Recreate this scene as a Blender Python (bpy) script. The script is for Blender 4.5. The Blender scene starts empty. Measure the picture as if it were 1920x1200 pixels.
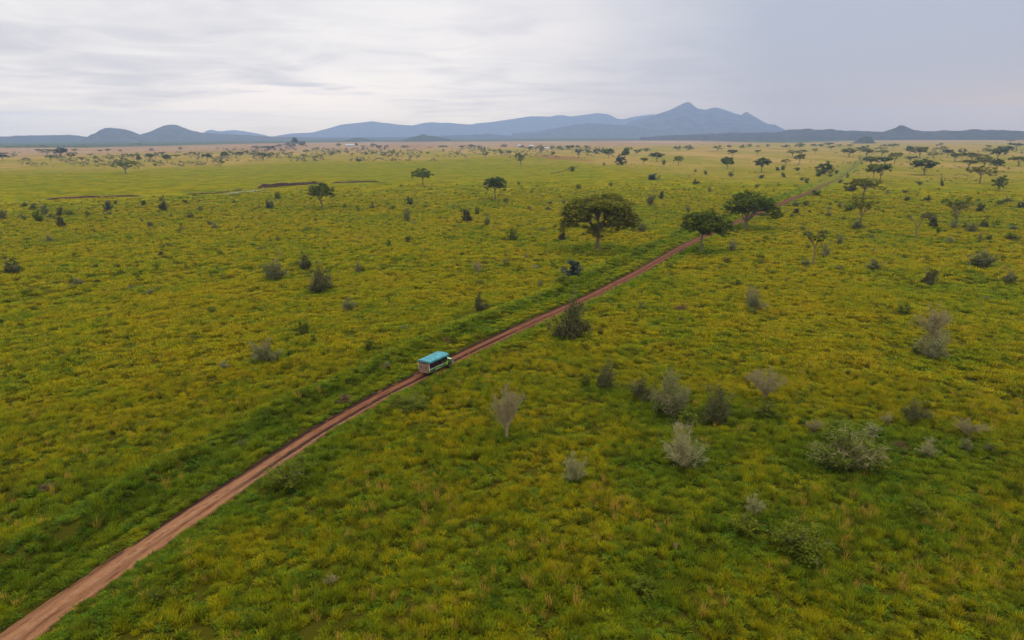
import bpy, math, random
import numpy as np
from mathutils import Matrix, Vector, Euler

# ---------------------------------------------------------------- camera, sky, sun, exposure
scene = bpy.context.scene
COL = scene.collection
CAM_H = 32.0
PITCH = math.radians(15.2)
ROLL = math.radians(-0.3)
FPX = 1280.0                       # focal length in pixels of the 1920 wide photograph
camd = bpy.data.cameras.new('camera')
camd.sensor_width = 36.0
camd.lens = 36.0 * FPX / 1920.0
camd.clip_start = 0.5
camd.clip_end = 60000
cam = bpy.data.objects.new('camera', camd)
COL.objects.link(cam)
CAMROT = (Matrix.Rotation(math.radians(90) - PITCH, 3, 'X') @ Matrix.Rotation(ROLL, 3, 'Z'))
cam.matrix_world = Matrix.Translation((0, 0, CAM_H)) @ CAMROT.to_4x4()
scene.camera = cam

SUN_EL, SUN_AZ = math.radians(58), math.radians(25)      # azimuth clockwise from +Y (the view direction)
world = bpy.data.worlds.new('World')
scene.world = world
world.use_nodes = True
scene.view_settings.view_transform = 'Standard'
scene.view_settings.look = 'None'
scene.view_settings.gamma = 1
scene.view_settings.exposure = 0
scene.view_settings.use_curve_mapping = False
scene.cycles.max_bounces = 6
scene.cycles.diffuse_bounces = 2
scene.cycles.glossy_bounces = 1
scene.cycles.transmission_bounces = 2
scene.cycles.volume_bounces = 1


HAZE_DENS = 1.3e-4
HAZE_TOP = 440.0
HAZE_R = 12150.0
AIR = (0.35, 0.48, 0.71)           # brightness the lit haze itself settles at


class NT:
    """small helper for writing node graphs"""
    def __init__(self, tree):
        self.t = tree

    def n(self, typ, **kw):
        nd = self.t.nodes.new(typ)
        for k, v in kw.items():
            setattr(nd, k, v)
        return nd

    def put(self, sock, v):
        if isinstance(v, bpy.types.NodeSocket):
            self.t.links.new(v, sock)
        elif v is not None:
            sock.default_value = v

    def math(self, op, a, b=None, c=None, clamp=False):
        nd = self.n('ShaderNodeMath', operation=op)
        nd.use_clamp = clamp
        self.put(nd.inputs[0], a)
        self.put(nd.inputs[1], b)
        self.put(nd.inputs[2], c)
        return nd.outputs[0]

    def mix(self, f, a, b, mode='MIX'):
        nd = self.n('ShaderNodeMix', data_type='RGBA', blend_type=mode)
        self.put(nd.inputs[0], f)
        self.put(nd.inputs[6], a)
        self.put(nd.inputs[7], b)
        return nd.outputs[2]

    def ss(self, v, a, b, lo=0.0, hi=1.0):
        nd = self.n('ShaderNodeMapRange', interpolation_type='SMOOTHSTEP')
        self.put(nd.inputs[0], v)
        for i, x in zip((1, 2, 3, 4), (a, b, lo, hi)):
            nd.inputs[i].default_value = x
        return nd.outputs[0]

    def noise(self, vec, scale, detail=3, rough=0.55, dist=0.0):
        nd = self.n('ShaderNodeTexNoise')
        self.put(nd.inputs['Vector'], vec)
        nd.inputs['Scale'].default_value = scale
        nd.inputs['Detail'].default_value = detail
        nd.inputs['Roughness'].default_value = rough
        nd.inputs['Distortion'].default_value = dist
        return nd.outputs[0]

    def vscale(self, vec, s):
        nd = self.n('ShaderNodeMapping')
        self.put(nd.inputs[0], vec)
        nd.inputs['Scale'].default_value = s
        return nd.outputs[0]

    def attr(self, name, typ='GEOMETRY'):
        nd = self.n('ShaderNodeAttribute', attribute_name=name, attribute_type=typ)
        return nd.outputs['Fac']


def rgb(r, g, b):
    return (r, g, b, 1.0)


def build_world():
    t = NT(world.node_tree)
    world.node_tree.nodes.clear()
    out = t.n('ShaderNodeOutputWorld')
    sky = t.n('ShaderNodeTexSky', sky_type='NISHITA')
    sky.sun_disc = False
    sky.sun_elevation = SUN_EL
    sky.sun_rotation = SUN_AZ
    bg1 = t.n('ShaderNodeBackground')
    world.node_tree.links.new(sky.outputs[0], bg1.inputs[0])
    bg1.inputs[1].default_value = 0.08
    tc = t.n('ShaderNodeTexCoord')
    d = tc.outputs['Generated']
    sp = t.n('ShaderNodeSeparateXYZ')
    t.put(sp.inputs[0], d)
    x, y, z = sp.outputs
    az = t.math('ARCTAN2', x, y)                        # radians, right positive
    el = t.math('ARCSINE', z)
    # cloud layer seen in perspective, streaked along the horizon
    zz = t.math('ADD', t.math('MAXIMUM', z, 0.0), 0.07)
    cb = t.n('ShaderNodeCombineXYZ')
    t.put(cb.inputs[0], t.math('DIVIDE', x, zz))
    t.put(cb.inputs[1], t.math('DIVIDE', y, zz))
    uv = cb.outputs[0]
    n1 = t.noise(t.vscale(uv, (0.38, 0.34, 1)), 0.9, 4, 0.5, 0.8)
    n2 = t.noise(t.vscale(uv, (0.50, 0.55, 1)), 2.2, 3, 0.5, 0.9)
    f = t.math('ADD', t.math('MULTIPLY', n1, 0.62), t.math('MULTIPLY', n2, 0.38))
    grey = rgb(0.64, 0.65, 0.72)
    pale = rgb(0.885, 0.865, 0.865)
    base = t.mix(t.ss(f, 0.34, 0.60), grey, pale)

    # the thinner, brighter break in the cloud left of the mountain
    def blob(a0, e0, sa, se):
        u = t.math('DIVIDE', t.math('SUBTRACT', az, a0), sa)
        v = t.math('DIVIDE', t.math('SUBTRACT', el, e0), se)
        r2 = t.math('ADD', t.math('MULTIPLY', u, u), t.math('MULTIPLY', v, v))
        return t.math('EXPONENT', t.math('MULTIPLY', r2, -1.0))
    brk = t.math('MULTIPLY', t.math('ADD', blob(0.06, 0.135, 0.13, 0.035), blob(-0.27, 0.045, 0.16, 0.03)),
                 t.ss(f, 0.36, 0.52), None, True)
    base = t.mix(t.math('MULTIPLY', brk, 0.9), base, rgb(0.99, 0.935, 0.915))
    # towards the horizon the overcast is evener
    low = t.ss(el, 0.075, 0.0)
    base = t.mix(t.math('MULTIPLY', low, 0.75), base, rgb(0.76, 0.75, 0.775))
    # rain curtain to the right: smooth, darker and bluer
    edge = t.math('ADD', az, t.math('MULTIPLY', t.math('SUBTRACT', t.noise(t.vscale(d, (3, 3, 1)), 2.0, 1), 0.5), 0.22))
    rain = t.math('MULTIPLY', t.ss(edge, -0.12, 0.42), t.ss(edge, 1.6, 0.9))
    raincol = t.mix(t.ss(el, 0.0, 0.17), rgb(0.47, 0.50, 0.60), rgb(0.455, 0.50, 0.61))
    raincol = t.mix(t.math('MULTIPLY', t.ss(n1, 0.3, 0.7), 0.10), raincol, rgb(0.6, 0.6, 0.66))
    warm = blob(0.66, 0.02, 0.16, 0.035)
    raincol = t.mix(t.math('MULTIPLY', warm, 0.8), raincol, rgb(0.60, 0.56, 0.59))
    base = t.mix(rain, base, raincol)
    # overcast: cloud overhead, out of view, made much brighter to lift grass and haze
    base = t.mix(1.0, base, t.mix(t.ss(z, 0.18, 0.95), rgb(1, 1, 1), rgb(2.3, 2.3, 2.3)), 'MULTIPLY')
    # the sky outside is brighter near the horizon than it looks through the haze that lies in front of it
    L = t.math('MINIMUM', t.math('DIVIDE', HAZE_TOP - CAM_H, t.math('MAXIMUM', z, 0.001)), HAZE_R)
    T = t.math('EXPONENT', t.math('MULTIPLY', L, -HAZE_DENS))
    cc = t.n('ShaderNodeCombineColor')
    sb = t.n('ShaderNodeSeparateColor')
    t.put(sb.inputs[0], base)
    for i in range(3):
        v = t.math('SUBTRACT', sb.outputs[i], t.math('MULTIPLY', t.math('SUBTRACT', 1.0, T), AIR[i]))
        t.put(cc.inputs[i], t.math('MAXIMUM', t.math('DIVIDE', v, T), 0.05))
    bg2 = t.n('ShaderNodeBackground')
    t.put(bg2.inputs[0], cc.outputs[0])
    bg2.inputs[1].default_value = 1.0
    ms = t.n('ShaderNodeMixShader')
    ms.inputs[0].default_value = 0.95                   # overcast: the blue sky hardly shows through
    world.node_tree.links.new(bg1.outputs[0], ms.inputs[1])
    world.node_tree.links.new(bg2.outputs[0], ms.inputs[2])
    world.node_tree.links.new(ms.outputs[0], out.inputs[0])


build_world()
sund = bpy.data.lights.new('sun', 'SUN')
sund.energy = 1.5
sund.angle = math.radians(12)
sund.color = (1.0, 0.95, 0.86)
sun = bpy.data.objects.new('sun', sund)
COL.objects.link(sun)
sdir = Vector((math.sin(SUN_AZ) * math.cos(SUN_EL), math.cos(SUN_AZ) * math.cos(SUN_EL), math.sin(SUN_EL)))
sun.rotation_euler = (-sdir).to_track_quat('-Z', 'Y').to_euler()
sun.location = (0, 0, 60)



# ---------------------------------------------------------------- helpers
def ray(px, py):
    """direction through a pixel of the 1920x1200 photograph"""
    a, b = (px - 960) / FPX, (600 - py) / FPX
    return CAMROT @ Vector((a, b, -1.0))


def at(px, py, z=0.0):
    """the point of the ground seen at a pixel"""
    d = ray(px, py)
    t = (z - CAM_H) / d.z
    return Vector((d.x * t, d.y * t, z))


def along(px, py, dist):
    """the point at a horizontal distance seen at a pixel"""
    d = ray(px, py)
    t = dist / math.hypot(d.x, d.y)
    return Vector((d.x * t, d.y * t, CAM_H + d.z * t))


def mperpx(P):
    """metres per photograph pixel at a point"""
    v = Vector((P[0], P[1], P[2] - CAM_H))
    fwd = CAMROT @ Vector((0, 0, -1))
    return v.dot(fwd) / FPX


def _hash(ix, iy, s):
    h = (ix * 374761393 + iy * 668265263 + s * 974634777) & 0xffffffff
    h = ((h ^ (h >> 13)) * 1274126177) & 0xffffffff
    h = h ^ (h >> 16)
    return (h & 0xffff) / 65535.0


def vnoise(x, y, s=0):
    x = np.asarray(x, float)
    y = np.asarray(y, float)
    ix = np.floor(x).astype(np.int64)
    iy = np.floor(y).astype(np.int64)
    fx, fy = x - ix, y - iy
    fx = fx * fx * (3 - 2 * fx)
    fy = fy * fy * (3 - 2 * fy)
    a, b = _hash(ix, iy, s), _hash(ix + 1, iy, s)
    c, d = _hash(ix, iy + 1, s), _hash(ix + 1, iy + 1, s)
    return (a * (1 - fx) + b * fx) * (1 - fy) + (c * (1 - fx) + d * fx) * fy


def fbm(x, y, s=0, oct=4):
    v, a, w = 0.0, 1.0, 0.0
    for i in range(oct):
        v = v + a * vnoise(x * 2 ** i + 17.3 * i, y * 2 ** i - 9.1 * i, s + i)
        w += a
        a *= 0.5
    return v / w


def sstep(v, a, b):
    t = np.clip((v - a) / (b - a), 0, 1)
    return t * t * (3 - 2 * t)


def mesh_np(name, verts, faces, mats, midx=None, smooth=False, attrs=None):
    """faces: array (n,k) or list of such arrays"""
    me = bpy.data.meshes.new(name)
    V = np.asarray(verts, dtype=np.float32)
    fl = faces if isinstance(faces, list) else [faces]
    fl = [np.asarray(f, dtype=np.int32) for f in fl if len(f)]
    tot = np.concatenate([np.full(len(f), f.shape[1], dtype=np.int32) for f in fl])
    loops = np.concatenate([f.ravel() for f in fl])
    start = np.concatenate([[0], np.cumsum(tot)[:-1]]).astype(np.int32)
    me.vertices.add(len(V))
    me.vertices.foreach_set('co', V.ravel())
    me.loops.add(len(loops))
    me.loops.foreach_set('vertex_index', loops)
    me.polygons.add(len(tot))
    me.polygons.foreach_set('loop_start', start)
    me.polygons.foreach_set('loop_total', tot)
    if midx is not None:
        me.polygons.foreach_set('material_index', np.asarray(midx, dtype=np.int32))
    me.polygons.foreach_set('use_smooth', np.full(len(tot), smooth))
    me.update(calc_edges=True)
    for m in mats:
        me.materials.append(m)
    if attrs:
        for k, v in attrs.items():
            at_ = me.attributes.new(k, 'FLOAT', 'POINT')
            at_.data.foreach_set('value', np.asarray(v, dtype=np.float32))
    return me


def link(name, me, parent=None, **props):
    o = bpy.data.objects.new(name, me)
    COL.objects.link(o)
    if parent:
        o.parent = parent
    for k, v in props.items():
        o[k] = v
    return o


class Geo:
    """collects pieces (verts, faces, material slot, tint) into one mesh"""
    def __init__(self):
        self.v, self.f3, self.f4, self.m3, self.m4, self.t = [], [], [], [], [], []
        self.n = 0

    def add(self, V, F, slot=0, tint=0.5):
        V = np.asarray(V, float).reshape(-1, 3)
        F = np.asarray(F, int)
        if F.shape[1] == 3:
            self.f3.append(F + self.n)
            self.m3.append(np.full(len(F), slot))
        else:
            self.f4.append(F + self.n)
            self.m4.append(np.full(len(F), slot))
        self.v.append(V)
        self.t.append(np.broadcast_to(np.asarray(tint, float), (len(V),)))
        self.n += len(V)

    def tube(self, pts, radii, sides=5, slot=0, cap=True, tint=0.5):
        pts = [Vector(p) for p in pts]
        V = []
        for i, p in enumerate(pts):
            d = (pts[min(i + 1, len(pts) - 1)] - pts[max(i - 1, 0)])
            if d.length < 1e-9:
                d = Vector((0, 0, 1))
            d.normalize()
            ref = Vector((1, 0, 0)) if abs(d.x) < 0.8 else Vector((0, 1, 0))
            a = d.cross(ref).normalized()
            b = d.cross(a)
            for k in range(sides):
                th = 2 * math.pi * k / sides
                V.append(p + (a * math.cos(th) + b * math.sin(th)) * radii[i])
        F = []
        for i in range(len(pts) - 1):
            for k in range(sides):
                k2 = (k + 1) % sides
                F.append((i * sides + k, i * sides + k2, (i + 1) * sides + k2, (i + 1) * sides + k))
        self.add([tuple(v) for v in V], F, slot, tint)
        if cap and sides == 4:
            b0 = self.n - 4
            self.f4.append(np.array([[b0, b0 + 1, b0 + 2, b0 + 3]]))
            self.m4.append(np.array([slot]))

    def box(self, c, s, slot=0, rot=None, taper=None):
        V = []
        for dz in (-.5, .5):
            for dx, dy in ((-.5, -.5), (.5, -.5), (.5, .5), (-.5, .5)):
                p = Vector((dx * s[0], dy * s[1], dz * s[2]))
                if taper and dz > 0:
                    p.x *= taper[0]
                    p.y *= taper[1]
                if rot:
                    p = rot @ p
                V.append(tuple(p + Vector(c)))
        F = [(3, 2, 1, 0), (4, 5, 6, 7), (0, 1, 5, 4), (1, 2, 6, 5), (2, 3, 7, 6), (3, 0, 4, 7)]
        self.add(V, F, slot)

    def mesh(self, name, mats, smooth=False):
        fl, ml = [], []
        if self.f3:
            fl.append(np.concatenate(self.f3))
            ml.append(np.concatenate(self.m3))
        if self.f4:
            fl.append(np.concatenate(self.f4))
            ml.append(np.concatenate(self.m4))
        return mesh_np(name, np.concatenate(self.v), fl, mats, np.concatenate(ml), smooth,
                       {'tint': np.concatenate(self.t)})


# ---------------------------------------------------------------- materials
def mat(name, build, rough=0.9, spec=0.2, transl=0.0, bump=None):
    m = bpy.data.materials.new(name)
    m.use_nodes = True
    m.node_tree.nodes.clear()
    t = NT(m.node_tree)
    out = t.n('ShaderNodeOutputMaterial')
    bs = t.n('ShaderNodeBsdfPrincipled')
    bs.inputs['Roughness'].default_value = rough
    bs.inputs['Specular IOR Level'].default_value = spec
    c = build(t) if callable(build) else build
    t.put(bs.inputs['Base Color'], c)
    if bump:
        bn = t.n('ShaderNodeBump')
        bn.inputs['Distance'].default_value = bump[1]
        t.put(bn.inputs['Height'], bump[0](t))
        t.put(bs.inputs['Normal'], bn.outputs[0])
    if transl:
        tr = t.n('ShaderNodeBsdfTranslucent')
        t.put(tr.inputs[0], c)
        mx = t.n('ShaderNodeMixShader')
        mx.inputs[0].default_value = transl
        m.node_tree.links.new(bs.outputs[0], mx.inputs[1])
        m.node_tree.links.new(tr.outputs[0], mx.inputs[2])
        m.node_tree.links.new(mx.outputs[0], out.inputs[0])
    else:
        m.node_tree.links.new(bs.outputs[0], out.inputs[0])
    return m


def wpos(t):
    return t.n('ShaderNodeNewGeometry').outputs['Position']


def grass_color(t, source):
    """patchwork of green, olive and straw-yellow grass; the same on the sheet and on the tufts"""
    p = wpos(t)
    v = t.math('MULTIPLY', t.noise(t.vscale(p, (1, 1, 0)), 0.026, 3, 0.6), 0.36)
    v = t.math('ADD', v, t.math('MULTIPLY', t.noise(t.vscale(p, (1, 1, 0)), 0.13, 4, 0.62, 0.5), 0.40))
    v = t.math('ADD', v, t.math('MULTIPLY', t.noise(t.vscale(p, (1, 1, 0)), 0.75, 3, 0.6), 0.24))
    v = t.math('ADD', v, 0.035)
    v = t.math('SUBTRACT', v, t.math('MULTIPLY', t.attr('verge', source), 0.12))
    if source == 'INSTANCER':
        v = t.math('ADD', v, t.math('MULTIPLY', t.math('SUBTRACT', t.attr('tone', source), 0.5), 0.11))
    cr = t.n('ShaderNodeValToRGB')
    t.put(cr.inputs[0], v)
    r = cr.color_ramp
    r.elements[0].position = 0.34
    r.elements[0].color = rgb(0.095, 0.165, 0.003)
    r.elements[1].position = 0.78
    r.elements[1].color = rgb(0.42, 0.250, 0.010)
    for pos, c in ((0.46, (0.190, 0.225, 0.002)), (0.55, (0.320, 0.270, 0.001)), (0.64, (0.355, 0.265, 0.002))):
        e = r.elements.new(pos)
        e.color = rgb(*c)
    if source == 'INSTANCER':                           # some tufts are paler or deeper than their neighbours
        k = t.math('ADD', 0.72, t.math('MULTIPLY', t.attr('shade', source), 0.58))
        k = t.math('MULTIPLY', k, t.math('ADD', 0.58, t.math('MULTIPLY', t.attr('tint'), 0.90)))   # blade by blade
        vm = t.n('ShaderNodeVectorMath', operation='SCALE')
        t.put(vm.inputs[0], cr.outputs[0])
        t.put(vm.inputs['Scale'], k)
        return vm.outputs[0]
    return cr.outputs[0]


def ground_color(t):
    p = wpos(t)
    c = t.mix(0.36, grass_color(t, 'GEOMETRY'), rgb(0.030, 0.032, 0.002))
    mo = t.noise(t.vscale(p, (1, 1, 0)), 0.075, 5, 0.75, 0.4)
    c = t.mix(1.0, c, t.mix(t.ss(mo, 0.36, 0.62), rgb(0.50, 0.53, 0.5), rgb(1.03, 1.0, 1.0)), 'MULTIPLY')
    # scattered dark low herbs, and shade of hollows between tussocks put in as colour
    sp = t.ss(t.noise(t.vscale(p, (1, 1, 0)), 0.24, 5, 0.75, 0.3), 0.50, 0.66)
    c = t.mix(t.math('MULTIPLY', sp, 0.75), c, rgb(0.055, 0.085, 0.012))
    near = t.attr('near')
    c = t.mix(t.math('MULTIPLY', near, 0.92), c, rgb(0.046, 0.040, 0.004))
    dry = t.attr('dry')
    nd = t.noise(t.vscale(p, (1, 0.35, 0)), 0.011, 5, 0.65)
    c2 = t.mix(t.ss(nd, 0.38, 0.62), rgb(0.19, 0.160, 0.020), rgb(0.32, 0.20, 0.06))
    c2 = t.mix(t.math('MULTIPLY', t.ss(t.noise(t.vscale(p, (1, 0.5, 0)), 0.05, 4, 0.7), 0.52, 0.64), 0.45), c2, rgb(0.07, 0.075, 0.02))
    c = t.mix(dry, c, c2)
    pn = t.noise(t.vscale(p, (1, 0.3, 0)), 0.004, 5, 0.6)
    c3 = t.mix(t.ss(pn, 0.3, 0.7), rgb(0.285, 0.19, 0.095), rgb(0.23, 0.135, 0.068))
    c = t.mix(t.attr('pink'), c, c3)
    c = t.mix(t.attr('green'), c, rgb(0.140, 0.142, 0.012))
    c = t.mix(t.attr('soil'), c, rgb(0.19, 0.075, 0.04))
    fn = t.noise(t.vscale(p, (1, 1, 0)), 0.012, 5, 0.7)
    c = t.mix(t.attr('forest'), c, t.mix(t.ss(fn, 0.35, 0.65), rgb(0.030, 0.045, 0.022), rgb(0.085, 0.10, 0.045)))
    return c


def tinted(a, b, rnd=0.25, noise=0.0):
    def f(t):
        v = t.attr('tint')
        if rnd:
            oi = t.n('ShaderNodeObjectInfo')
            v = t.math('ADD', v, t.math('MULTIPLY', t.math('SUBTRACT', oi.outputs['Random'], 0.5), rnd))
        if noise:
            v = t.math('ADD', v, t.math('MULTIPLY', t.math('SUBTRACT', t.noise(wpos(t), noise, 4), 0.5), 0.8))
        return t.mix(t.math('ADD', v, 0.0, None, True), rgb(*a), rgb(*b))
    return f


M = {}
M['ground'] = mat('ground', ground_color, 1.0, 0.0,
                  bump=(lambda t: t.noise(t.vscale(wpos(t), (1, 1, 0.3)), 1.1, 5, 0.7), 0.35))
M['blade'] = mat('grass_blade', lambda t: t.mix(t.attr('dark', 'INSTANCER'), t.mix(t.math('MULTIPLY', t.attr('tint'), 0.35), grass_color(t, 'INSTANCER'), rgb(0.30, 0.28, 0.02)), rgb(0.055, 0.070, 0.006)), 0.8, 0.04, 0.42)
M['herb'] = mat('herb_leaf', lambda t: t.mix(0.72, grass_color(t, 'INSTANCER'), rgb(0.060, 0.125, 0.006)), 0.75, 0.08, 0.35)
M['straw'] = mat('straw', tinted((0.36, 0.21, 0.025), (0.48, 0.32, 0.05)), 0.8, 0.03, 0.2)
M['bark'] = mat('bark', tinted((0.13, 0.095, 0.065), (0.21, 0.165, 0.12), noise=3.0), 0.95, 0.03)
M['greybark'] = mat('grey_bark', tinted((0.15, 0.118, 0.048), (0.26, 0.21, 0.095), noise=3.0), 0.95, 0.03)
M['olive'] = mat('olive_leaves', tinted((0.100, 0.115, 0.010), (0.25, 0.235, 0.022)), 0.7, 0.03, 0.25)
M['darkleaf'] = mat('dark_leaves', tinted((0.062, 0.090, 0.010), (0.175, 0.205, 0.018)), 0.7, 0.03, 0.25)
M['midleaf'] = mat('mid_leaves', tinted((0.058, 0.085, 0.012), (0.14, 0.165, 0.024)), 0.7, 0.03, 0.25)
M['brightleaf'] = mat('bright_leaves', tinted((0.085, 0.12, 0.016), (0.19, 0.22, 0.03)), 0.7, 0.03, 0.25)
M['evergreen'] = mat('evergreen_leaves', tinted((0.012, 0.030, 0.012), (0.030, 0.060, 0.020)), 0.5, 0.4, 0.1)
M['herbleaf'] = mat('herb_leaves', tinted((0.060, 0.090, 0.006), (0.19, 0.20, 0.012)), 0.75, 0.03, 0.3)
M['greyleaf'] = mat('grey_leaves', tinted((0.085, 0.105, 0.028), (0.19, 0.20, 0.070)), 0.8, 0.03, 0.2)
M['silverleaf'] = mat('silver_leaves', tinted((0.145, 0.165, 0.055), (0.29, 0.295, 0.125)), 0.8, 0.03, 0.2)
M['duskyleaf'] = mat('dusky_leaves', tinted((0.048, 0.058, 0.014), (0.125, 0.125, 0.040)), 0.8, 0.03, 0.2)
M['twig'] = mat('pale_twigs', tinted((0.23, 0.180, 0.085), (0.38, 0.305, 0.155)), 0.9, 0.03)
M['yellowtwig'] = mat('yellow_twigs', tinted((0.26, 0.235, 0.09), (0.40, 0.35, 0.17)), 0.9, 0.03)
M['browntwig'] = mat('brown_twigs', tinted((0.13, 0.06, 0.035), (0.22, 0.12, 0.065)), 0.9, 0.03)


# ---------------------------------------------------------------- the dirt track: its two edges traced, laid on the ground
EU = [(-60, 1228), (0, 1188), (113, 1109), (235, 1027), (354, 948), (448, 889), (524, 838), (575, 807), (680, 748), (751, 713), (782, 699), (860, 659), (980, 605), (1045, 577), (1085, 560), (1185, 510), (1260, 467), (1305, 446), (1370, 418), (1456, 382), (1481, 371), (1508, 362), (1537, 347), (1565, 336), (1592, 316), (1612, 301), (1628, 291)]
up = np.array([at(*p)[:2] for p in EU])
WIDE = 2.95
CX = up[:, 0] + WIDE / 2
CY = up[:, 1]
yy = np.linspace(CY[0], CY[-1], 1500)
# smooth centre line, resampled by length
cxs = np.interp(yy, CY, CX)
pts = np.stack([cxs, yy], 1)
for _ in range(10):
    k = 2
    q = pts.copy()
    q[k:-k] = (pts[:-2 * k] + pts[2 * k:] + 2 * pts[k:-k]) / 4
    pts = q
seg = np.hypot(*np.diff(pts, axis=0).T)
S = np.concatenate([[0], np.cumsum(seg)])
ROAD_S = []
s = 0.0
while s < S[-1]:
    ROAD_S.append(s)
    s += 0.35 if s < 200 else (0.9 if s < 400 else 3.0)
ROAD_S = np.array(ROAD_S)
RX = np.interp(ROAD_S, S, pts[:, 0])
RY = np.interp(ROAD_S, S, pts[:, 1])
TX, TY = np.gradient(RX), np.gradient(RY)
tl = np.hypot(TX, TY)
TX, TY = TX / tl, TY / tl
HALF = 1.30


def road_off(x, y):
    """signed distance from the track's centre line (right of travel positive)"""
    x = np.asarray(x, float)
    y = np.asarray(y, float)
    cx = np.interp(y, RY, RX)
    tx = np.interp(y, RY, TX)
    ty = np.interp(y, RY, TY)
    # extend straight before the start
    y0 = RY[0]
    cx = np.where(y < y0, RX[0] + (y - y0) * TX[0] / TY[0], cx)
    cx = np.where(y > RY[-1], RX[-1] + (y - RY[-1]) * TX[-1] / TY[-1], cx)
    return (x - cx) * ty


# ---------------------------------------------------------------- stream line on the left plain
STREAM = [(-40, 379), (50, 377), (80, 375.5), (160, 371), (220, 369.5), (285, 368), (340, 365), (400, 363.5), (450, 357), (500, 352), (540, 349), (575, 346.5), (620, 344), (660, 342.5), (705, 341.5), (740, 340)]
SP = np.array([at(*p)[:2] for p in STREAM])
SP2 = np.array([at(*p)[:2] for p in [(1030, 327), (1050, 323), (1066, 318), (1085, 313)]])


def stream_rise(x, y):
    """the land beyond the stream stands a metre higher than the land before it"""
    az_ = np.arctan2(x, y)
    a_ = np.arctan2(SP[:, 0], SP[:, 1])
    r_ = np.hypot(SP[:, 0], SP[:, 1])
    rr = np.interp(az_, a_, r_)
    d = np.hypot(x, y) - rr
    m = sstep(az_, a_[-1] + 0.01, a_[-1] - 0.03)
    return 1.15 * sstep(d, 1.5, 8) * (1 - sstep(d, 30, 150)) * m


def height(x, y):
    x = np.asarray(x, float)
    y = np.asarray(y, float)
    r = np.hypot(x, y)
    near = 1 - sstep(r, 250, 420)
    off = road_off(x, y)
    ao = np.abs(off)
    h = (fbm(x / 19, y / 19, 5, 3) - 0.5) * 0.7 * near
    tus = (fbm(x / 2.3, y / 2.3, 11, 3) - 0.45) * 0.40 * (1 - sstep(r, 130, 330))
    h = h + tus * sstep(ao, 1.6, 4.5)
    h = h * sstep(ao, 1.0, 7.0) + 0.10 * sstep(ao, 1.2, 2.2) * near
    # grassy windrows thrown up along both sides when the track was graded
    lump = 0.35 + 1.1 * fbm(off / 6, (x * 0.55 + y * 0.8) / 7, 23, 3)
    h = h + near * 0.75 * lump * np.exp(-((off + 8.0 + 1.5 * (vnoise(y / 17, y * 0, 8) - .5)) / 1.7) ** 2)
    h = h + near * 0.42 * lump * np.exp(-((off - 4.6) / 1.4) ** 2)
    # sunk under the track sheet
    wk = 1.35 + np.clip(r - 60, 0, 400) * 0.010
    h = h - 0.45 * (1 - sstep(ao, wk * 0.8, wk * 1.05))
    return h + stream_rise(x, y)


# ---------------------------------------------------------------- ground sheet
def far_edge(az):
    """distance at which open grass gives way to forest, by azimuth"""
    tab = [(0, 277), (160, 277), (300, 274), (480, 269), (640, 264), (800, 260), (950, 258), (1200, 261), (1300, 264), (1400, 267), (1500, 268), (1600, 264), (1700, 258), (1800, 255), (1920, 252.5)]
    a, r = [], []
    for px, py in tab:
        p = at(px, py)
        a.append(math.atan2(p.x, p.y))
        r.append(min(math.hypot(p.x, p.y), 3450))
    return np.interp(az, a, r)


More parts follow.
